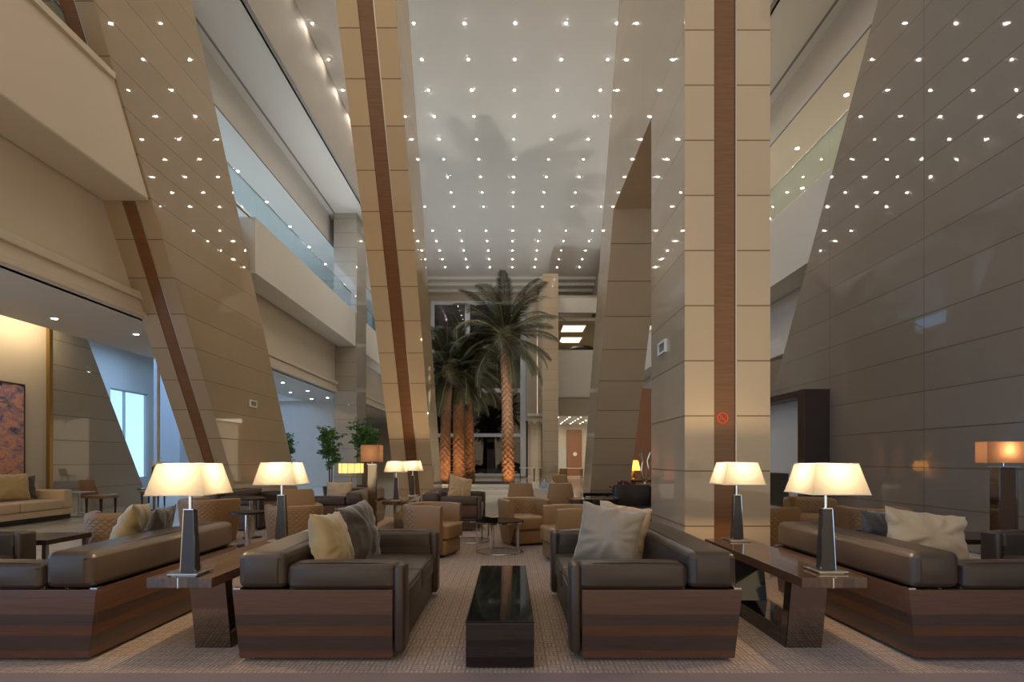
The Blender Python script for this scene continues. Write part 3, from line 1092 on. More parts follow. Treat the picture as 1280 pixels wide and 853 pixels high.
# yaw: 0 faces the camera (-y); +90 faces +x; -90 faces -x; negative tilt leans the top away from the faced side
cushion('gold velvet cushion leaning on the left sofa beside the brown one', 'gold_fabric', .46, .47, .21, (-1.32, 4.06, .665), R_(83), R_(-13), R_(3), 1, lean=on_left(-1.785))
cushion('dark brown velvet cushion leaning beside the gold one', 'dark_fabric', .50, .50, .22, (-1.24, 4.60, .685), R_(76), R_(-15), R_(-4), 2, .03, lean=on_left(-1.785))
cushion('large grey velvet cushion standing on the right sofa', 'grey_fabric', .50, .47, .19, (.77, 4.36, .69), R_(-18), R_(-12), R_(9), 3, .030, lean=(0, 0, 0, 0, .442))
cushion('beige velvet cushion behind the large grey one', 'beige_fabric', .46, .46, .15, (.93, 4.72, .675), R_(-24), R_(-12), R_(9), 4, lean=(0, 0, 0, 0, .442))
cushion('gold cushion on the left edge sofa in front of a quilted tub chair', 'gold_fabric', .50, .50, .19, (-3.28, 4.90, .69), R_(-72), R_(-22), R_(-4), 5, lean=(-1, -2.655 - .50, -2.655 - .50, .66, .442))
cushion('dark cushion behind the gold one on the left edge sofa', 'dark_fabric', .42, .46, .12, (-3.1, 5.0, .67), R_(-80), R_(-20), R_(4), 6, lean=on_right(-2.655))
cushion('crumpled pale satin cushion on the right edge sofa', 'satin', .76, .40, .2, (3.34, 4.50, .665), R_(10), R_(-8), R_(7), 7, .045, lean=(0, 0, 0, 0, .442))
cushion('dark cushion mostly hidden behind the pale satin one', 'dark_fabric', .40, .40, .12, (3.18, 4.80, .655), R_(12), R_(-8), R_(5), 8, lean=(0, 0, 0, 0, .442))
cushion('beige cushion slanting on the distant sofa in front of the palms', 'beige_fabric', .5, .5, .15, (-.98, 10.95, .675), R_(30), R_(-16), R_(14), 9, lean=on_left(-1.63))
cushion('black cushion behind the slanting beige one', 'dark_fabric', .48, .48, .12, (-1.12, 11.3, .66), R_(34), R_(-16), R_(14), 10, lean=on_left(-1.63))
cushion('beige cushion upright on the distant sofa behind the floor lamp', 'beige_fabric', .55, .42, .16, (-3.03, 10.85, .635), R_(-8), R_(-6), 0, 11, lean=on_right(-2.655))

# ------------------------------------------------------------------ console tables with lamps
def make_console(label, off=0.):
    t = thing('console_table', label, 'console table', group='long walnut console tables between the sofas')
    # local: x across, y from 0 (near) to 1.8
    L = 1.8
    MB().box(-.21, -.012, 0, L, .475, .54, bev=.003).box(-.004, .21, 0, L, .475, .54, bev=.003).build('tabletop', M['walnut_top'], t)
    MB().box(-.0122, -.0038, -.001, L + .001, .474, .5405).build('steel_inlay', M['chrome'], t)
    hx = .125
    xa, xb = off - hx, off + hx
    MB().prism([(.20, .474), (.28, .474), (.36, .0), (.28, .0)], 0, xa, xb).build('leg', M['black_gloss'], t)
    MB().prism([(L - .16, .474), (L - .62, .474), (L - .70, .121), (L - .70, 0.0), (L - .34, 0.0)], 0, xa, xb).build('leg', M['black_gloss'], t)
    MB().prism([(.361, 0), (L - .701, 0), (L - .701, .12), (.342, .12)], 0, xa, xb).build('stretcher', M['black_gloss'], t)
    MB().prism([(.195, .470), (.199, .470), (.279, .004), (.275, .004)], 0, xa + .003, xb - .003).build('mirror_plate', M['mirror_dark'], t)
    return t


con = make_console('walnut console table with two lamps between the two left sofas', .075)
con.location = (-2.125, Y1, 0)
con2 = make_console('walnut console table with two lamps between the two right sofas', -.055)
con2.location = (2.085, Y1, 0)
dup(con, 'distant walnut console table with two lamps at the foot of the leaning pillar', (-2.115, Y2, 0))


def make_lamp(label):
    t = thing('table_lamp', label, 'table lamp', group='table lamps with pale pyramid shades')
    MB().box(-.10, .10, -.10, .10, .006, .018, bev=.003).box(-.08, .08, -.08, .08, 0, .006).build('base_plate', M['steel'], t)
    MB().frustum((.046, .038), (.030, .026), .018, .425).build('column', M['lamp_leather'], t)
    c = MB()
    bm = c.bm
    for sx in (-1, 1):   # polished strip down each side
        pts = [(sx * .0463, -.0385, .02), (sx * .0463, -.022, .02), (sx * .0303, -.0145, .424), (sx * .0303, -.0265, .424)]
        q = [bm.verts.new(p) for p in pts]
        q2 = [bm.verts.new((p[0] + sx * .003, p[1] - .002, p[2])) for p in pts]
        for a in range(4):
            bm.faces.new((q[a], q[(a + 1) % 4], q2[(a + 1) % 4], q2[a]))
        bm.faces.new(q)
        bm.faces.new(q2[::-1])
    c.build('chrome_edge', M['chrome'], t)
    MB().box(-.034, .034, -.030, .030, .4255, .433, bev=.002).build('cap', M['chrome'], t)
    MB().lathe([(.012, .433), (.012, .60)], n=12).build('neck', M['chrome'], t, smooth=.8)
    sh = MB().frustum((.19, .19), (.14, .14), .532, .733, cap=False).build('lamp_shade', M['shade'], t, recalc=False)
    fr = MB()
    for a, b in (((-.14, -.14), (.14, -.14)), ((.14, -.14), (.14, .14)), ((.14, .14), (-.14, .14)), ((-.14, .14), (-.14, -.14))):
        fr.tube([(*a, .733), (*b, .733)], .003, 6)
    for a, b in (((-.19, -.19), (.19, -.19)), ((.19, -.19), (.19, .19)), ((.19, .19), (-.19, .19)), ((-.19, .19), (-.19, -.19))):
        fr.tube([(*a, .532), (*b, .532)], .003, 6)
    fr.build('shade_rim', M['white_trim'], sh)
    MB().lathe([(.012, .60), (.018, .612), (.018, .625), (.010, .634), (.003, .636)], n=14).build('bulb', M['bulb'], t, smooth=.8)
    point('bulb_light', (0, 0, .662), LAMP_W, (1., .74, .45), .022, t)
    return t


LAMP_W = 24.
lamp = make_lamp('pale shaded table lamp at the near end of the left console')
lamp.location = (-2.13, 3.74, .5405)
dup(lamp, 'pale shaded table lamp at the far end of the left console', (-2.13, 5.24, .5405))
dup(lamp, 'pale shaded table lamp at the near end of the right console', (2.15, 3.82, .5405))
dup(lamp, 'pale shaded table lamp in front of the right pillar', (2.13, 5.27, .5405))
dup(lamp, 'pale shaded table lamp at the near end of the distant console', (-2.11, 10.42, .5405))
dup(lamp, 'pale shaded table lamp at the far end of the distant console', (-2.05, 11.84, .5405))

# ------------------------------------------------------------------ coffee table
ct = thing('coffee_table', 'long glossy black block coffee table in the middle of the carpet', 'coffee table', (-.062, 3.48, 0.0005))
MB().box(-.212, .212, .0, 1.84, .012, .283, bev=.003).build('body', M['table_face'], ct)
MB().box(-.212, .212, .0, 1.84, .2835, .295, bev=.002).build('glass_top', M['table_glass'], ct)
MB().box(-.19, .19, .03, 1.81, 0, .012).build('plinth', M['black_satin'], ct)

# ------------------------------------------------------------------ tub chairs
def make_tub(label):
    t = thing('tub_chair', label, 'tub chair', group='tan leather tub chairs')
    mb = MB()
    bm = mb.bm
    W_, B_, F_, Rr, th = .37, .36, -.30, .27, .095
    path = [(-W_, F_), (-W_, -.15), (-W_, 0.), (-W_, B_ - Rr)]
    for k in range(1, 7):
        a = PI - k * PI / 2 / 7
        path.append((-W_ + Rr + Rr * math.cos(a), B_ - Rr + Rr * math.sin(a)))
    path.append((-W_ + Rr, B_))
    path.append((0, B_ + .01))
    path = path + [(-x, y) for x, y in path[-2::-1]]
    npth = len(path)
    nor = []
    for i in range(npth):
        a, b = Vector(path[max(i - 1, 0)]), Vector(path[min(i + 1, npth - 1)])
        d = (b - a).normalized()
        nor.append(Vector((d.y, -d.x)))          # towards the inside
    sec = [(0, .035, .84), (0, .2, .9), (0, .42, .96), (0, .645, 1.), (.12, .685, 1.), (.5, .70, 1.), (.88, .685, 1.), (1, .645, 1.), (1, .42, .99), (1, .22, .97)]
    rings = []
    for (x, y), nv in zip(path, nor):
        rg = []
        for s_, z, sc in sec:
            q = Vector((x, y)) * sc + nv * th * s_
            if y < -.2 and z > .6:
                z -= .01
            rg.append(bm.verts.new((q.x, q.y, z)))
        rings.append(rg)
    ns_ = len(sec)
    for i in range(npth - 1):
        yy = (path[i][1] + path[i + 1][1]) / 2
        for k in range(ns_):
            f = bm.faces.new((rings[i][k], rings[i + 1][k], rings[i + 1][(k + 1) % ns_], rings[i][(k + 1) % ns_]))
            f.material_index = 1 if (yy > .12 and k in (1, 2, 7, 8)) else 0
    bm.faces.new(rings[0])
    bm.faces.new(rings[-1][::-1])
    mb.build('shell', [M['tan'], M['tan_quilt']], t, smooth=.7)
    MB().box(-.262, .262, -.365, .25, .235, .44, bev=.05, puff=.015).build('seat_cushion', M['tan'], t, smooth=.6)
    MB().box(-.25, .25, -.33, .26, .03, .235, bev=.03).build('seat_base', M['tan'], t, smooth=.6)
    MB().box(-.24, .24, -.26, .24, 0, .03).build('plinth', M['black_satin'], t)
    return t


tub = make_tub('tan tub chair left of the round glass tables, opening to the right')
tub.location = (-1.08, 7.72, 0)
tub.rotation_euler = (0, 0, R_(72))
G = 'tan leather tub chairs'
dup(tub, 'tan tub chair right behind the round glass table, facing the camera', (.20, 8.75, 0), R_(22), G)
dup(tub, 'tan tub chair behind the far arm of the right sofa', (.80, 7.30, 0), R_(-78), G)
dup(tub, 'large tan quilted tub chair behind the gold cushion of the left edge sofa', (-4.55, 6.62, 0), R_(205), G)
dup(tub, 'tan tub chair seen under the nearest left lamp shade', (-4.72, 8.75, 0), R_(160), G)
dup(tub, 'tan quilted tub chair behind the far lamp of the left console', (-2.93, 7.62, 0), R_(205), G)
dup(tub, 'tan tub chair half hidden behind the right edge of the right pillar', (3.28, 7.35, 0), R_(120), G)
dup(tub, 'tan tub chair with open front against the right stone wall', (4.72, 8.85, 0), R_(-25), G)
dup(tub, 'tan tub chair showing its rim above the pale satin cushion', (4.66, 7.15, 0), R_(170), G)

# armless chairs
def make_side(label):
    t = thing('lounge_chair', label, 'chair', group='tan armless lounge chairs')
    mb = MB()
    mb.prism([(-.31, .36), (.31, .36), (.225, .86), (-.225, .86)], 1, .22, .30, bev=.03)
    mb.bm.transform(Matrix.Translation((0, -.06, 0)) @ Matrix.Rotation(R_(-6), 4, 'X'))
    mb.build('backrest', M['tan'], t, smooth=.7)
    MB().box(-.33, .33, -.33, .17, .24, .42, bev=.05, puff=.012).build('seat', M['tan'], t, smooth=.6)
    for x in (-.26, .26):
        for y in (-.26, .14):
            MB().frustum((.016, .016), (.022, .022), 0, .245, cx=x, cy=y).build('leg', M['dark_wood'], t)
    return t


sc_ = make_side('tan armless chair directly behind the tub chair by the round table')
sc_.location = (.22, 11.1, 0)
G = 'tan armless lounge chairs'
dup(sc_, 'tan armless chair left of the stone leg, in front of the glass screen', (1.02, 11.05, 0), R_(0), G)
dup(sc_, 'tan armless chair behind the quilted tub chair at the far left console lamp', (-3.28, 8.75, 0), R_(25), G)
dup(sc_, 'brown armless chair farther back left of the pale stone leg', (1.62, 18.0, 0), R_(170), G)

# ------------------------------------------------------------------ round tables
def round_table(label, loc, r, h, legs, m='table_glass', name='round_table'):
    t = thing(name, label, 'side table', loc)
    MB().lathe([(r, h - .012), (r, h)], n=40).build('tabletop', M[m], t, smooth=.8)
    mb = MB()
    mb.lathe([(r * .995, h - .035), (r * 1.005, h - .035), (r * 1.005, h - .012), (r * .995, h - .012)], n=40)
    mb.build('rim', M['chrome'], t, smooth=.8)
    for k in range(legs):
        a = 2 * PI * k / legs + .6
        MB().box(-.012, .012, -.012, .012, .006, h - .035).build('leg', M['chrome'], t, loc=(r * .93 * math.cos(a), r * .93 * math.sin(a), 0), rot=(0, 0, a))
    mb = MB()
    pts = [(r * .93 * math.cos(2 * PI * i / 40), r * .93 * math.sin(2 * PI * i / 40), .007) for i in range(41)]
    mb.tube(pts, .007, 6)
    mb.build('floor_ring', M['chrome'], t, smooth=.8)
    return t


round_table('round mirror topped table with chrome legs before the tub chair', (-.15, 7.92, 0), .345, .45, 5)
round_table('lower round table with chrome rim tucked behind the taller one', (-.62, 9.0, 0), .34, .36, 4)


def drum_table(label, loc, r, h):
    t = thing('pedestal_table', label, 'side table', loc)
    MB().lathe([(r, h - .03), (r, h)], n=32).build('tabletop', M['black_satin'], t, smooth=.8)
    MB().lathe([(.045, .02), (.045, h - .03)], n=16).build('pedestal', M['chrome'], t, smooth=.8)
    MB().lathe([(r * .7, 0), (r * .7, .012), (.06, .02)], n=28).build('foot', M['black_satin'], t, smooth=.8)


drum_table('small dark round pedestal table in front of the far left pillar, lower one', (-3.95, 8.45, 0), .26, .52)
drum_table('small dark round pedestal table in front of the far left pillar, taller one', (-4.3, 9.35, 0), .22, .66)
drum_table('small dark round table between the right tub chairs', (3.98, 8.3, 0), .28, .5)


def post_table(label, loc):
    t = thing('side_table', label, 'side table', loc)
    MB().box(-.42, .42, -.3, .3, .46, .51, bev=.004).build('tabletop', M['dark_wood'], t)
    for x in (-.38, .38):
        for y in (-.26, .26):
            MB().box(x - .02, x + .02, y - .02, y + .02, 0, .459).build('leg', M['steel'], t)


post_table('low dark side table by the sofa at the left frame edge', (-4.97, 5.80, 0))
post_table('low dark side table by the sofa at the right frame edge', (4.86, 5.85, 0))

# ------------------------------------------------------------------ floor lamps and other lights
def box_lamp(name, label, loc, sw, sd, z0, z1, pw, pd, watts, m, post='dark_wood', rz=0.):
    t = thing(name, label, 'floor lamp', loc, rz)
    MB().box(-.16, .16, -.14, .14, 0, .02, bev=.003).build('base', M['steel'], t)
    MB().box(-pw / 2, pw / 2, -pd / 2, pd / 2, .02, z0 - .05).build('post', M[post], t)
    MB().box(pw / 2, pw / 2 + .03, -pd / 2 - .004, pd / 2 + .004, .02, z0 - .05).box(-pw / 2 - .02, -pw / 2, -pd / 2 - .004, pd / 2 + .004, .02, z0 - .05).build('chrome_edge', M['mirror_dark'], t)
    MB().box(-pw / 2 - .03, pw / 2 + .04, -pd / 2 - .02, pd / 2 + .02, z0 - .05, z0 - .035).build('cap', M['chrome'], t)
    MB().lathe([(.01, z0 - .035), (.01, z0 + .09)], n=10).build('neck', M['chrome'], t)
    MB().frustum((sw / 2, sd / 2), (sw / 2, sd / 2), z0, z1, cap=False).build('lamp_shade', M[m], t, recalc=False)
    MB().lathe([(.01, z0 + .09), (.018, z0 + .10), (.018, z0 + .112), (.004, z0 + .12)], n=12).build('bulb', M['bulb'], t, smooth=.8)
    point('bulb_light', (0, 0, z0 + .15), watts * .55, (1., .62, .3), .035, t)
    return t


box_lamp('floor_lamp', 'floor lamp with brown cube shade and square post behind the left sofa', (-2.36, 9.6, 0), .31, .31, 1.265, 1.55, .085, .085, 4., 'shade_brown', 'mirror_dark')
box_lamp('floor_lamp', 'floor lamp with wide brown shade by the right stone wall', (5.5, 6.25, 0), .5, .16, 1.265, 1.50, .165, .11, 9., 'shade_brown', 'post_wood')


def drum_lamp(label, loc, r, hh, base_h, m, watts):
    t = thing('drum_lamp', label, 'table lamp', loc)
    MB().lathe([(.07, 0), (.07, .015), (.02, .03), (.02, base_h)], n=14).build('stem', M['brass'], t, smooth=.8)
    mb = MB()
    bm = mb.bm
    a = [bm.verts.new((r * math.cos(2 * PI * i / 24), r * math.sin(2 * PI * i / 24), base_h)) for i in range(24)]
    b = [bm.verts.new((r * math.cos(2 * PI * i / 24), r * math.sin(2 * PI * i / 24), base_h + hh)) for i in range(24)]
    for i in range(24):
        bm.faces.new((a[i], a[(i + 1) % 24], b[(i + 1) % 24], b[i]))
    sh = mb.build('lamp_shade', M[m], t, smooth=1., recalc=False)
    rb = MB()
    for k in range(12):
        x, y = r * 1.004 * math.cos(2 * PI * k / 12), r * 1.004 * math.sin(2 * PI * k / 12)
        rb.tube([(x, y, base_h), (x, y, base_h + hh)], .006, 5)
    rb.build('shade_rib', M['brass'], sh)
    point('bulb_light', (0, 0, base_h + hh / 2), watts, (1., .7, .35), .05, t)


def box_table(label, loc, sx, sy, h):
    t = thing('side_cabinet', label, 'side table', loc)
    MB().box(-sx, sx, -sy, sy, h - .04, h, bev=.004).build('tabletop', M['dark_wood'], t)
    MB().box(-sx + .04, sx - .04, -sy + .04, sy - .04, .03, h - .041).build('body', M['dark_wood'], t)
    MB().box(-sx + .08, sx - .08, -sy + .08, sy - .08, 0, .03).build('plinth', M['black_satin'], t)


box_table('dark side cabinet under the ribbed drum lamp', (-3.85, 13.6, 0), .45, .35, .62)
drum_lamp('small ribbed drum lamp with glowing cream shade behind the distant sofas', (-3.85, 13.6, .62), .30, .23, .36, 'shade_cream', 9.)

# pendant by the slanted stone wall
pd = thing('pendant_lamp', 'white pendant lamp on a long pale rod left of the far left pillar', 'pendant lamp', (-9.15, 14.6, 4.0))
MB().lathe([(.035, -2.8), (.035, .13)], n=12).build('rod', M['cream_wall'], pd, smooth=.8)
MB().lathe([(.16, -2.87), (.17, -2.86), (.17, -2.76), (.16, -2.75)], n=24).build('cap', M['white_trim'], pd, smooth=.8)
MB().lathe([(.16, -3.14), (.15, -2.88)], n=24).build('pendant_shade', M['shade'], pd, smooth=.8)

# ------------------------------------------------------------------ left wall furniture
cs = thing('fabric_sofa', 'cream fabric sofa against the plaster wall under the painting', 'sofa', (-10.86, 9.9, 0))
MB().box(.0, 1.05, 0, 2.7, .1, .22).build('base', M['couch'], cs)
MB().box(.02, 1.0, .02, 2.68, 0, .1).build('plinth', M['black_satin'], cs)
MB().box(.0, .28, 0, 2.7, .22, .78, bev=.05).build('backrest', M['couch'], cs, smooth=.6)
for a in (0, 2.42):
    MB().box(.285, 1.05, a, a + .28, .222, .64, bev=.05).build('arm', M['couch'], cs, smooth=.6)
for a, b in ((.285, 1.345), (1.355, 2.415)):
    MB().box(.29, 1.06, a, b, .225, .43, bev=.05, puff=.01).build('seat_cushion', M['couch'], cs, smooth=.6)
cushion('gold cushion on the cream sofa under the painting', 'gold_fabric', .62, .56, .2, (-10.28, 11.55, .74), R_(58), R_(-10), 0, 21)
cushion('brown cushion behind the gold one on the cream sofa', 'dark_fabric', .5, .5, .13, (-10.4, 11.98, .71), R_(70), R_(-10), 0, 22)
cushion('beige cushion beside the gold one at the left frame edge', 'beige_fabric', .5, .46, .15, (-10.3, 10.75, .69), R_(72), R_(-10), 0, 23)
pt = thing('painting', 'large abstract painting in mauve, orange and blue on the plaster wall', 'painting', (-10.94, 10.55, .9))
MB().box(.0, .035, .02, 2.03, .02, 2.07).build('canvas', M['painting'], pt)
f = MB()
for a in ((0, 2.05, 0, .025), (0, 2.05, 2.065, 2.09)):
    f.box(0, .05, a[0], a[1], a[2], a[3])
f.box(0, .05, 0, .02, .025, 2.065).box(0, .05, 2.03, 2.05, .025, 2.065)
f.build('frame', M['dark_wood'], pt)


def shell_chair(label, loc, rz):
    t = thing('dining_chair', label, 'chair', loc, rz, 'tan chairs along the stone wall')
    mb = MB()
    mb.prism([(-.26, .44), (.26, .44), (.2, .88), (-.2, .88)], 1, .2, .25, bev=.02)
    mb.bm.transform(Matrix.Translation((0, -.02, 0)) @ Matrix.Rotation(R_(-12), 4, 'X') @ Matrix.Translation((0, 0, 0)))
    mb.build('backrest', M['tan_dark'], t, smooth=.7)
    MB().box(-.26, .26, -.3, .22, .37, .45, bev=.03).build('seat', M['tan'], t, smooth=.6)
    for x, y in ((-.2, -.24), (.2, -.24), (-.2, .16), (.2, .16)):
        MB().frustum((.014, .014), (.022, .022), 0, .375, cx=x, cy=y).build('leg', M['dark_wood'], t)
    return t


shell_chair('tan shell chair seen in profile against the slanted stone wall', (-9.95, 13.6, 0), R_(80))
shell_chair('tan chair farther along the stone wall, facing the camera', (-9.9, 15.6, 0), R_(10))
t = thing('coffee_table', 'small dark low table in front of the farther wall chair', 'coffee table', (-9.35, 14.75, 0))
MB().box(-.3, .3, -.25, .25, .52, .55, bev=.004).build('tabletop', M['black_gloss'], t)
MB().box(-.03, .03, -.03, .03, .02, .519).build('pedestal', M['steel'], t)
MB().box(-.18, .18, -.18, .18, 0, .02).build('foot', M['steel'], t)
t = thing('end_table', 'slim blue grey end table at the far arm of the cream sofa', 'end table', (-9.95, 12.95, 0))
MB().box(-.22, .22, -.22, .22, .54, .565, bev=.003).build('tabletop', M['frame_blue'], t)
MB().box(-.02, .02, -.02, .02, .015, .539).build('pedestal', M['frame_blue'], t)
MB().box(-.15, .15, -.15, .15, 0, .015).build('foot', M['frame_blue'], t)

# ------------------------------------------------------------------ right niche
nf = thing('wall_niche', 'dark wood framed niche with a small black firebox on the right wall', 'niche', (6.5, 11.4, 0))
MB().box(-.52, 0, 0, .26, .002, 2.74, bev=.004).build('post', M['dark_wood'], nf)
MB().box(-.52, 0, 3.1, 3.36, 0, 2.74, bev=.004).build('post', M['dark_wood'], nf)
MB().box(-.52, 0, .2605, 3.0995, 2.6, 2.74).build('lintel', M['dark_wood'], nf)
MB().box(-.2, 0, .2605, 3.0995, 0, 2.599).build('back_panel', M['grey_panel'], nf)
fb = MB().box(-.215, -.201, 1.3, 2.5, .25, .95).build('firebox', M['black_satin'], nf)
g = MB()
g.box(-.23, -.2155, 1.26, 2.54, .95, .99).box(-.23, -.2155, 1.26, 2.54, .21, .25).box(-.23, -.2155, 1.26, 1.3, .25, .95).box(-.23, -.2155, 2.5, 2.54, .25, .95)
g.build('frame', M['dark_wood'], fb)

# ------------------------------------------------------------------ black furniture behind the right pillar
bc = thing('sideboard', 'long glossy black low cabinet behind the right sofa', 'cabinet', (1.02, 9.5, 0))
MB().box(0, .82, 0, .5, .03, .60, bev=.004).build('body', M['black_gloss'], bc)
MB().box(-.02, .84, -.02, .52, .601, .63, bev=.003).build('top', M['black_gloss'], bc)
MB().box(.04, .78, .04, .46, 0, .03).build('plinth', M['black_satin'], bc)
bs = thing('side_cabinet', 'black open fronted cabinet at the foot of the stone leg', 'cabinet', (1.62, 12.4, 0))
MB().box(0, 1.25, 0, .6, .5, .56, bev=.004).build('top', M['black_gloss'], bs)
for x in (0, .6, 1.2):
    MB().box(x, x + .05, 0, .6, 0, .499).build('panel', M['black_gloss'], bs)
MB().box(.0505, .5995, .02, .58, .2, .225).build('shelf', M['black_satin'], bs)
MB().box(.6505, 1.1995, .02, .58, .2, .225).build('shelf', M['black_satin'], bs)
ac = thing('armchair', 'black upholstered armchair in front of the amber lamp', 'armchair', (2.35, 10.4, 0))
MB().box(-.36, .36, -.3, .36, .1, .42, bev=.05).build('seat', M['black_satin'], ac, smooth=.6)
MB().box(-.36, .36, .365, .5, .1, .82, bev=.05).build('backrest', M['black_satin'], ac, smooth=.6)
for sx in (-1, 1):
    MB().box(*sorted((sx * .365, sx * .47)), -.28, .36, .1, .62, bev=.04).build('arm', M['black_satin'], ac, smooth=.6)
for x in (-.28, .28):
    for y in (-.24, .4):
        MB().frustum((.015, .015), (.02, .02), 0, .1, cx=x, cy=y).build('leg', M['dark_wood'], ac)
cn = thing('console_table', 'dark console table holding the amber lamp behind the right pillar', 'console table', (3.56, 13.6, 0))
MB().box(-.7, .7, -.25, .25, .76, .82, bev=.004).build('tabletop', M['dark_wood'], cn)
for x in (-.6, .6):
    MB().box(x - .04, x + .04, -.22, .22, 0, .759).build('leg', M['dark_wood'], cn)
t = thing('table_lamp', 'small amber shaded lamp glowing behind the right pillar', 'table lamp', (3.0, 13.65, .82))
MB().lathe([(.06, 0), (.06, .02), (.025, .05), (.05, .12), (.02, .22), (.012, .26)], n=16).build('base', M['brass'], t, smooth=.8)
mb = MB()
bm = mb.bm
a = [bm.verts.new((.17 * math.cos(2 * PI * i / 20), .17 * math.sin(2 * PI * i / 20), .22)) for i in range(20)]
b = [bm.verts.new((.12 * math.cos(2 * PI * i / 20), .12 * math.sin(2 * PI * i / 20), .46)) for i in range(20)]
for i in range(20):
    bm.faces.new((a[i], a[(i + 1) % 20], b[(i + 1) % 20], b[i]))
mb.build('lamp_shade', M['shade_amber'], t, smooth=1., recalc=False)
point('bulb_light', (0, 0, .33), 9., (1., .6, .2), .04, t)
# twin horn vase with dark flowers
t = thing('vase', 'twin horned silvery vase in front of the amber lamp', 'vase', (3.06, 12.7, .0))
MB().box(-.16, .16, -.16, .16, 0, .7).build('pedestal', M['black_gloss'], t)
MB().lathe([(.09, .701), (.05, .74), (.03, .80), (.06, .86)], n=16).build('foot', M['amber_glass'], t, smooth=.8)
for sx in (-1, 1):
    MB().tube([(sx * .03, 0, .84), (sx * .085, 0, .95), (sx * .075, 0, 1.12), (sx * .05, 0, 1.28), (sx * .12, 0, 1.46)], [.03, .035, .028, .022, .04], 12).build('horn', M['amber_glass'], t, smooth=1.)
fl = thing('flower_arrangement', 'low dark red flower arrangement beside the twin horned vase', 'flowers', (2.35, 11.7, 0))
MB().lathe([(.16, 0), (.2, .3), (.15, .55)], n=20).build('pot', M['black_gloss'], fl, smooth=.8)
rnd = random.Random(4)
mb = MB()
for k in range(60):
    a_, e_ = rnd.uniform(0, 2 * PI), rnd.uniform(.1, 1.4)
    r_ = rnd.uniform(.12, .3)
    p = Vector((r_ * math.cos(a_) * math.cos(e_), r_ * math.sin(a_) * math.cos(e_), .56 + r_ * math.sin(e_) * 1.1))
    mb.tube([(0, 0, .54), p], .004, 4, 1)
    b2 = bmesh.new()
    bmesh.ops.create_icosphere(b2, subdivisions=1, radius=rnd.uniform(.02, .04))
    b2.transform(Matrix.Translation(p))
    for f in b2.faces:
        f.material_index = 0
    mb._merge(b2)
mb.build('blooms', [M['flower'], M['stem']], fl)

# ------------------------------------------------------------------ small trees by the left column
def leafy_tree(label, loc, h, spread, seed, nclump):
    rnd = random.Random(seed)
    t = thing('potted_tree', label, 'potted tree', loc)
    MB().lathe([(.2, 0), (.25, .4), (.26, .45), (.23, .45)], n=20).build('pot', M['pot'], t, smooth=.8)
    mb = MB()
    tips = []
    for k in range(4):
        x, y = rnd.uniform(-.05, .05), rnd.uniform(-.05, .05)
        tip = Vector((x * 5, y * 5, h * rnd.uniform(.8, .97)))
        mb.tube([(x, y, .4), (x * 1.6, y * 1.6, h * .45), tip], [.022, .018, .008], 6)
        tips.append(((x * 1.6, y * 1.6, h * .45), tip))
    lf = MB()
    bm = lf.bm
    for c in range(nclump):
        a, b = tips[c % 4]
        q = Vector(a).lerp(b, rnd.random() ** .7)
        ang = rnd.uniform(0, 2 * PI)
        l = rnd.uniform(.3, 1.) * spread
        e = q + Vector((math.cos(ang) * l, math.sin(ang) * l, rnd.uniform(-.1, .3)))
        mb.tube([q, e], [.006, .003], 4)
        for i in range(26):
            p = q.lerp(e, rnd.uniform(.25, 1.05))
            d = Vector((rnd.gauss(0, 1), rnd.gauss(0, 1), rnd.gauss(-.5, .6))).normalized()
            s = d.cross(Vector((rnd.gauss(0, 1), rnd.gauss(0, 1), rnd.gauss(0, 1)))).normalized()
            L = rnd.uniform(.09, .17)
            w = L * .16
            bm.faces.new([bm.verts.new(p), bm.verts.new(p + d * L * .5 + s * w), bm.verts.new(p + d * L), bm.verts.new(p + d * L * .5 - s * w)])
    mb.build('stem', M['stem'], t)
    lf.build('foliage', M['leaf'], t, recalc=False)
    return t


leafy_tree('slender green potted tree left of the grey column', (-5.75, 18.0, 0), 2.45, .34, 1, 70)
leafy_tree('denser green potted tree in front of the grey column', (-4.95, 19.0, 0), 2.7, .46, 2, 120)
leafy_tree('green plant showing beside the far edge of the far left pillar', (-8.2, 20.6, 0), 2.4, .36, 3, 60)

# ------------------------------------------------------------------ far dining area
def dining_table(label, loc, sx, sy):
    t = thing('dining_table', label, 'table', loc)
    MB().box(-sx, sx, -sy, sy, .71, .75, bev=.004).build('tabletop', M['white_trim'], t)
    for x in (-sx + .06, sx - .06):
        for y in (-sy + .06, sy - .06):
            MB().box(x - .03, x + .03, y - .03, y + .03, 0, .709).build('leg', M['dark_wood'], t)


dining_table('pale topped table near the brown door at the back', (3.95, 37.5, 0), .9, .5)
dining_table('pale topped table between window and stone column', (1.2, 39.2, 0), .55, .4)
g0 = shell_chair('dark chair drawn up to the table near the brown door', (2.95, 31.4, 0), R_(180))
t = thing('sideboard', 'low glass fronted counter behind the armless chairs', 'counter', (.25, 16.2, 0))
MB().box(0, 1.5, 0, .5, .02, .42).build('body', M['grey_panel'], t)
MB().box(-.02, 1.52, -.03, .53, .421, .45, bev=.004).build('top', M['marble'], t)
MB().box(.04, 1.46, .05, .45, 0, .02).build('plinth', M['black_satin'], t)
for k, x in enumerate((.5, .75, .98)):
    t = thing('glass_lantern', ('pale glass cube lantern on the counter, leftmost', 'blue glass cube lantern on the counter, middle', 'blue glass cube lantern on the counter, rightmost')[k], 'lantern', (.25 + x, 16.35, .45))
    MB().box(-.085, .085, -.085, .085, .012, .2, bev=.006).build('glass_body', M['white_trim' if k == 0 else 'glow_glass'], t)
    MB().box(-.095, .095, -.095, .095, 0, .012).build('tray', M['steel'], t)
    MB().lathe([(.02, .2), (.03, .24), (.012, .3)], n=10).build('stopper', M['chrome'], t)

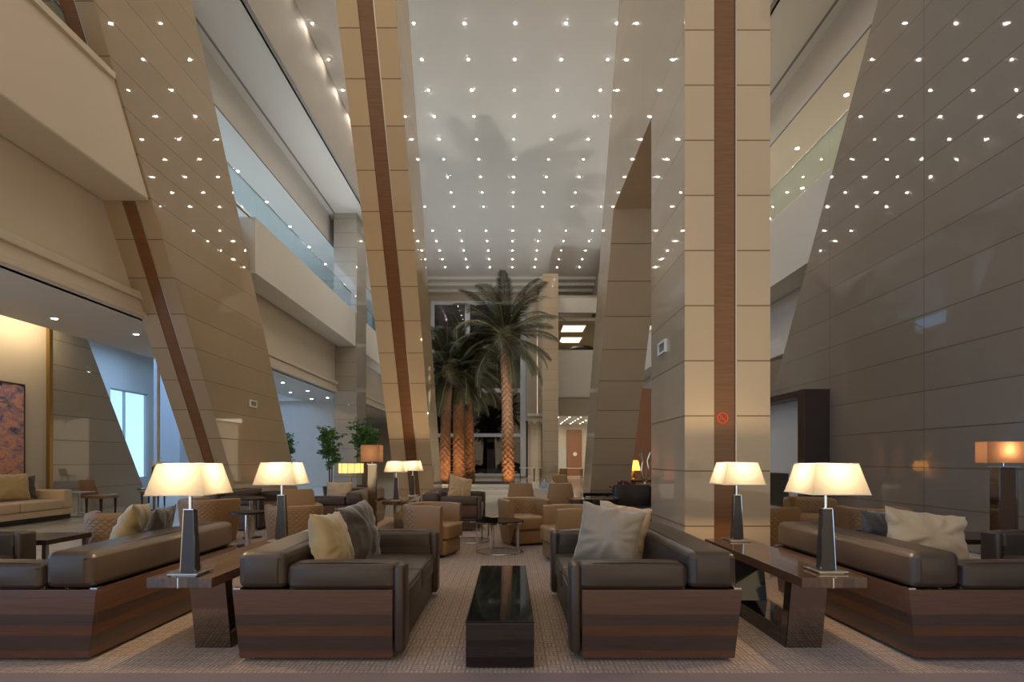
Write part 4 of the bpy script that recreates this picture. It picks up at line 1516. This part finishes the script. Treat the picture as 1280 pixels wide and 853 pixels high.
# ------------------------------------------------------------------ daylight and room light
W = bpy.data.worlds.new('World')
S.world = W
W.use_nodes = True
nt = W.node_tree
bg = nt.nodes['Background']
tc = N(nt, 'ShaderNodeTexCoord')
sp = N(nt, 'ShaderNodeSeparateXYZ')
nt.links.new(tc.outputs['Generated'], sp.inputs[0])
# blue daylight from the left, warm front fill added from behind, for an unseen lobby
g_ = N(nt, 'ShaderNodeMapRange', ins={1: -.52, 2: -.30, 3: 1., 4: 0.})
nt.links.new(sp.outputs[0], g_.inputs[0])
h_ = N(nt, 'ShaderNodeMapRange', ins={1: -.1, 2: .7, 3: 0., 4: 1.})
nt.links.new(sp.outputs[2], h_.inputs[0])
warm = mixc(nt, h_.outputs[0], (1.2, .92, .58), (.75, .60, .43))
cool = mixc(nt, h_.outputs[0], (.95, 1.45, 2.0), (.4, .8, 1.6))
c = mixc(nt, g_.outputs[0], warm, cool)
nt.links.new(c, bg.inputs[0])
bg.inputs[1].default_value = .9

# cove light along the plaster wall
area('cove_light', (-10.3, 10.9, 4.4), (-10.95, 10.9, 4.1), 45, (1., .76, .44), 4.6, .08)
# lights in the storeys
area('mezzanine_light_left', (-10.5, 18, 10.3), (-10.5, 18, 7), 620, (.48, .70, 1.), 5., 16.)
area('mezzanine_light_right', (10, 18, 10.3), (10, 18, 7), 260, (1., .86, .62), 4., 16.)
for x_ in (-6.85, 6.95):
    for y_ in (18.5, 22., 27., 32.):
        spot('ledge_fill_spot', (x_, y_, 7.5), (x_ * .35, y_ + .5, 13.9), 110, (.88, .93, 1.), math.radians(120), 1., .06)  # added unseen spots behind the parapets, brightening the atrium ceiling
area('back_room_light', (5., 40, 4.0), (5., 40, 0), 160, (1., .85, .65), 4., 6.)
area('lobby_light', (-13, 21, 5.7), (-13, 21, 0), 330, (.34, .60, 1.), 4., 8.)

# ------------------------------------------------------------------ camera
cam = bpy.data.cameras.new('Camera')
co = bpy.data.objects.new('Camera', cam)
C.objects.link(co)
co.location = (0, 0, H)
co.rotation_euler = (PI / 2, 0, 0)
cam.sensor_width = 36.
cam.sensor_fit = 'HORIZONTAL'
cam.lens = 36. * FPX / 1280.
cam.shift_x = (640 - CX) / 1280.
cam.shift_y = (HY - 426.5) / 1280.
cam.clip_end = 200
cam.clip_start = .05
S.camera = co
vs = S.view_settings
vs.view_transform = 'Standard'
vs.look = 'None'
vs.exposure = .16
vs.gamma = 1.
vs.use_curve_mapping = False
S.cycles.use_denoising = True
S.cycles.use_light_tree = True
S.cycles.max_bounces = 8
S.cycles.diffuse_bounces = 5
S.cycles.glossy_bounces = 4
S.cycles.transparent_max_bounces = 12
S.cycles.sample_clamp_indirect = 6.
S.cycles.caustics_reflective = False
S.cycles.caustics_refractive = False
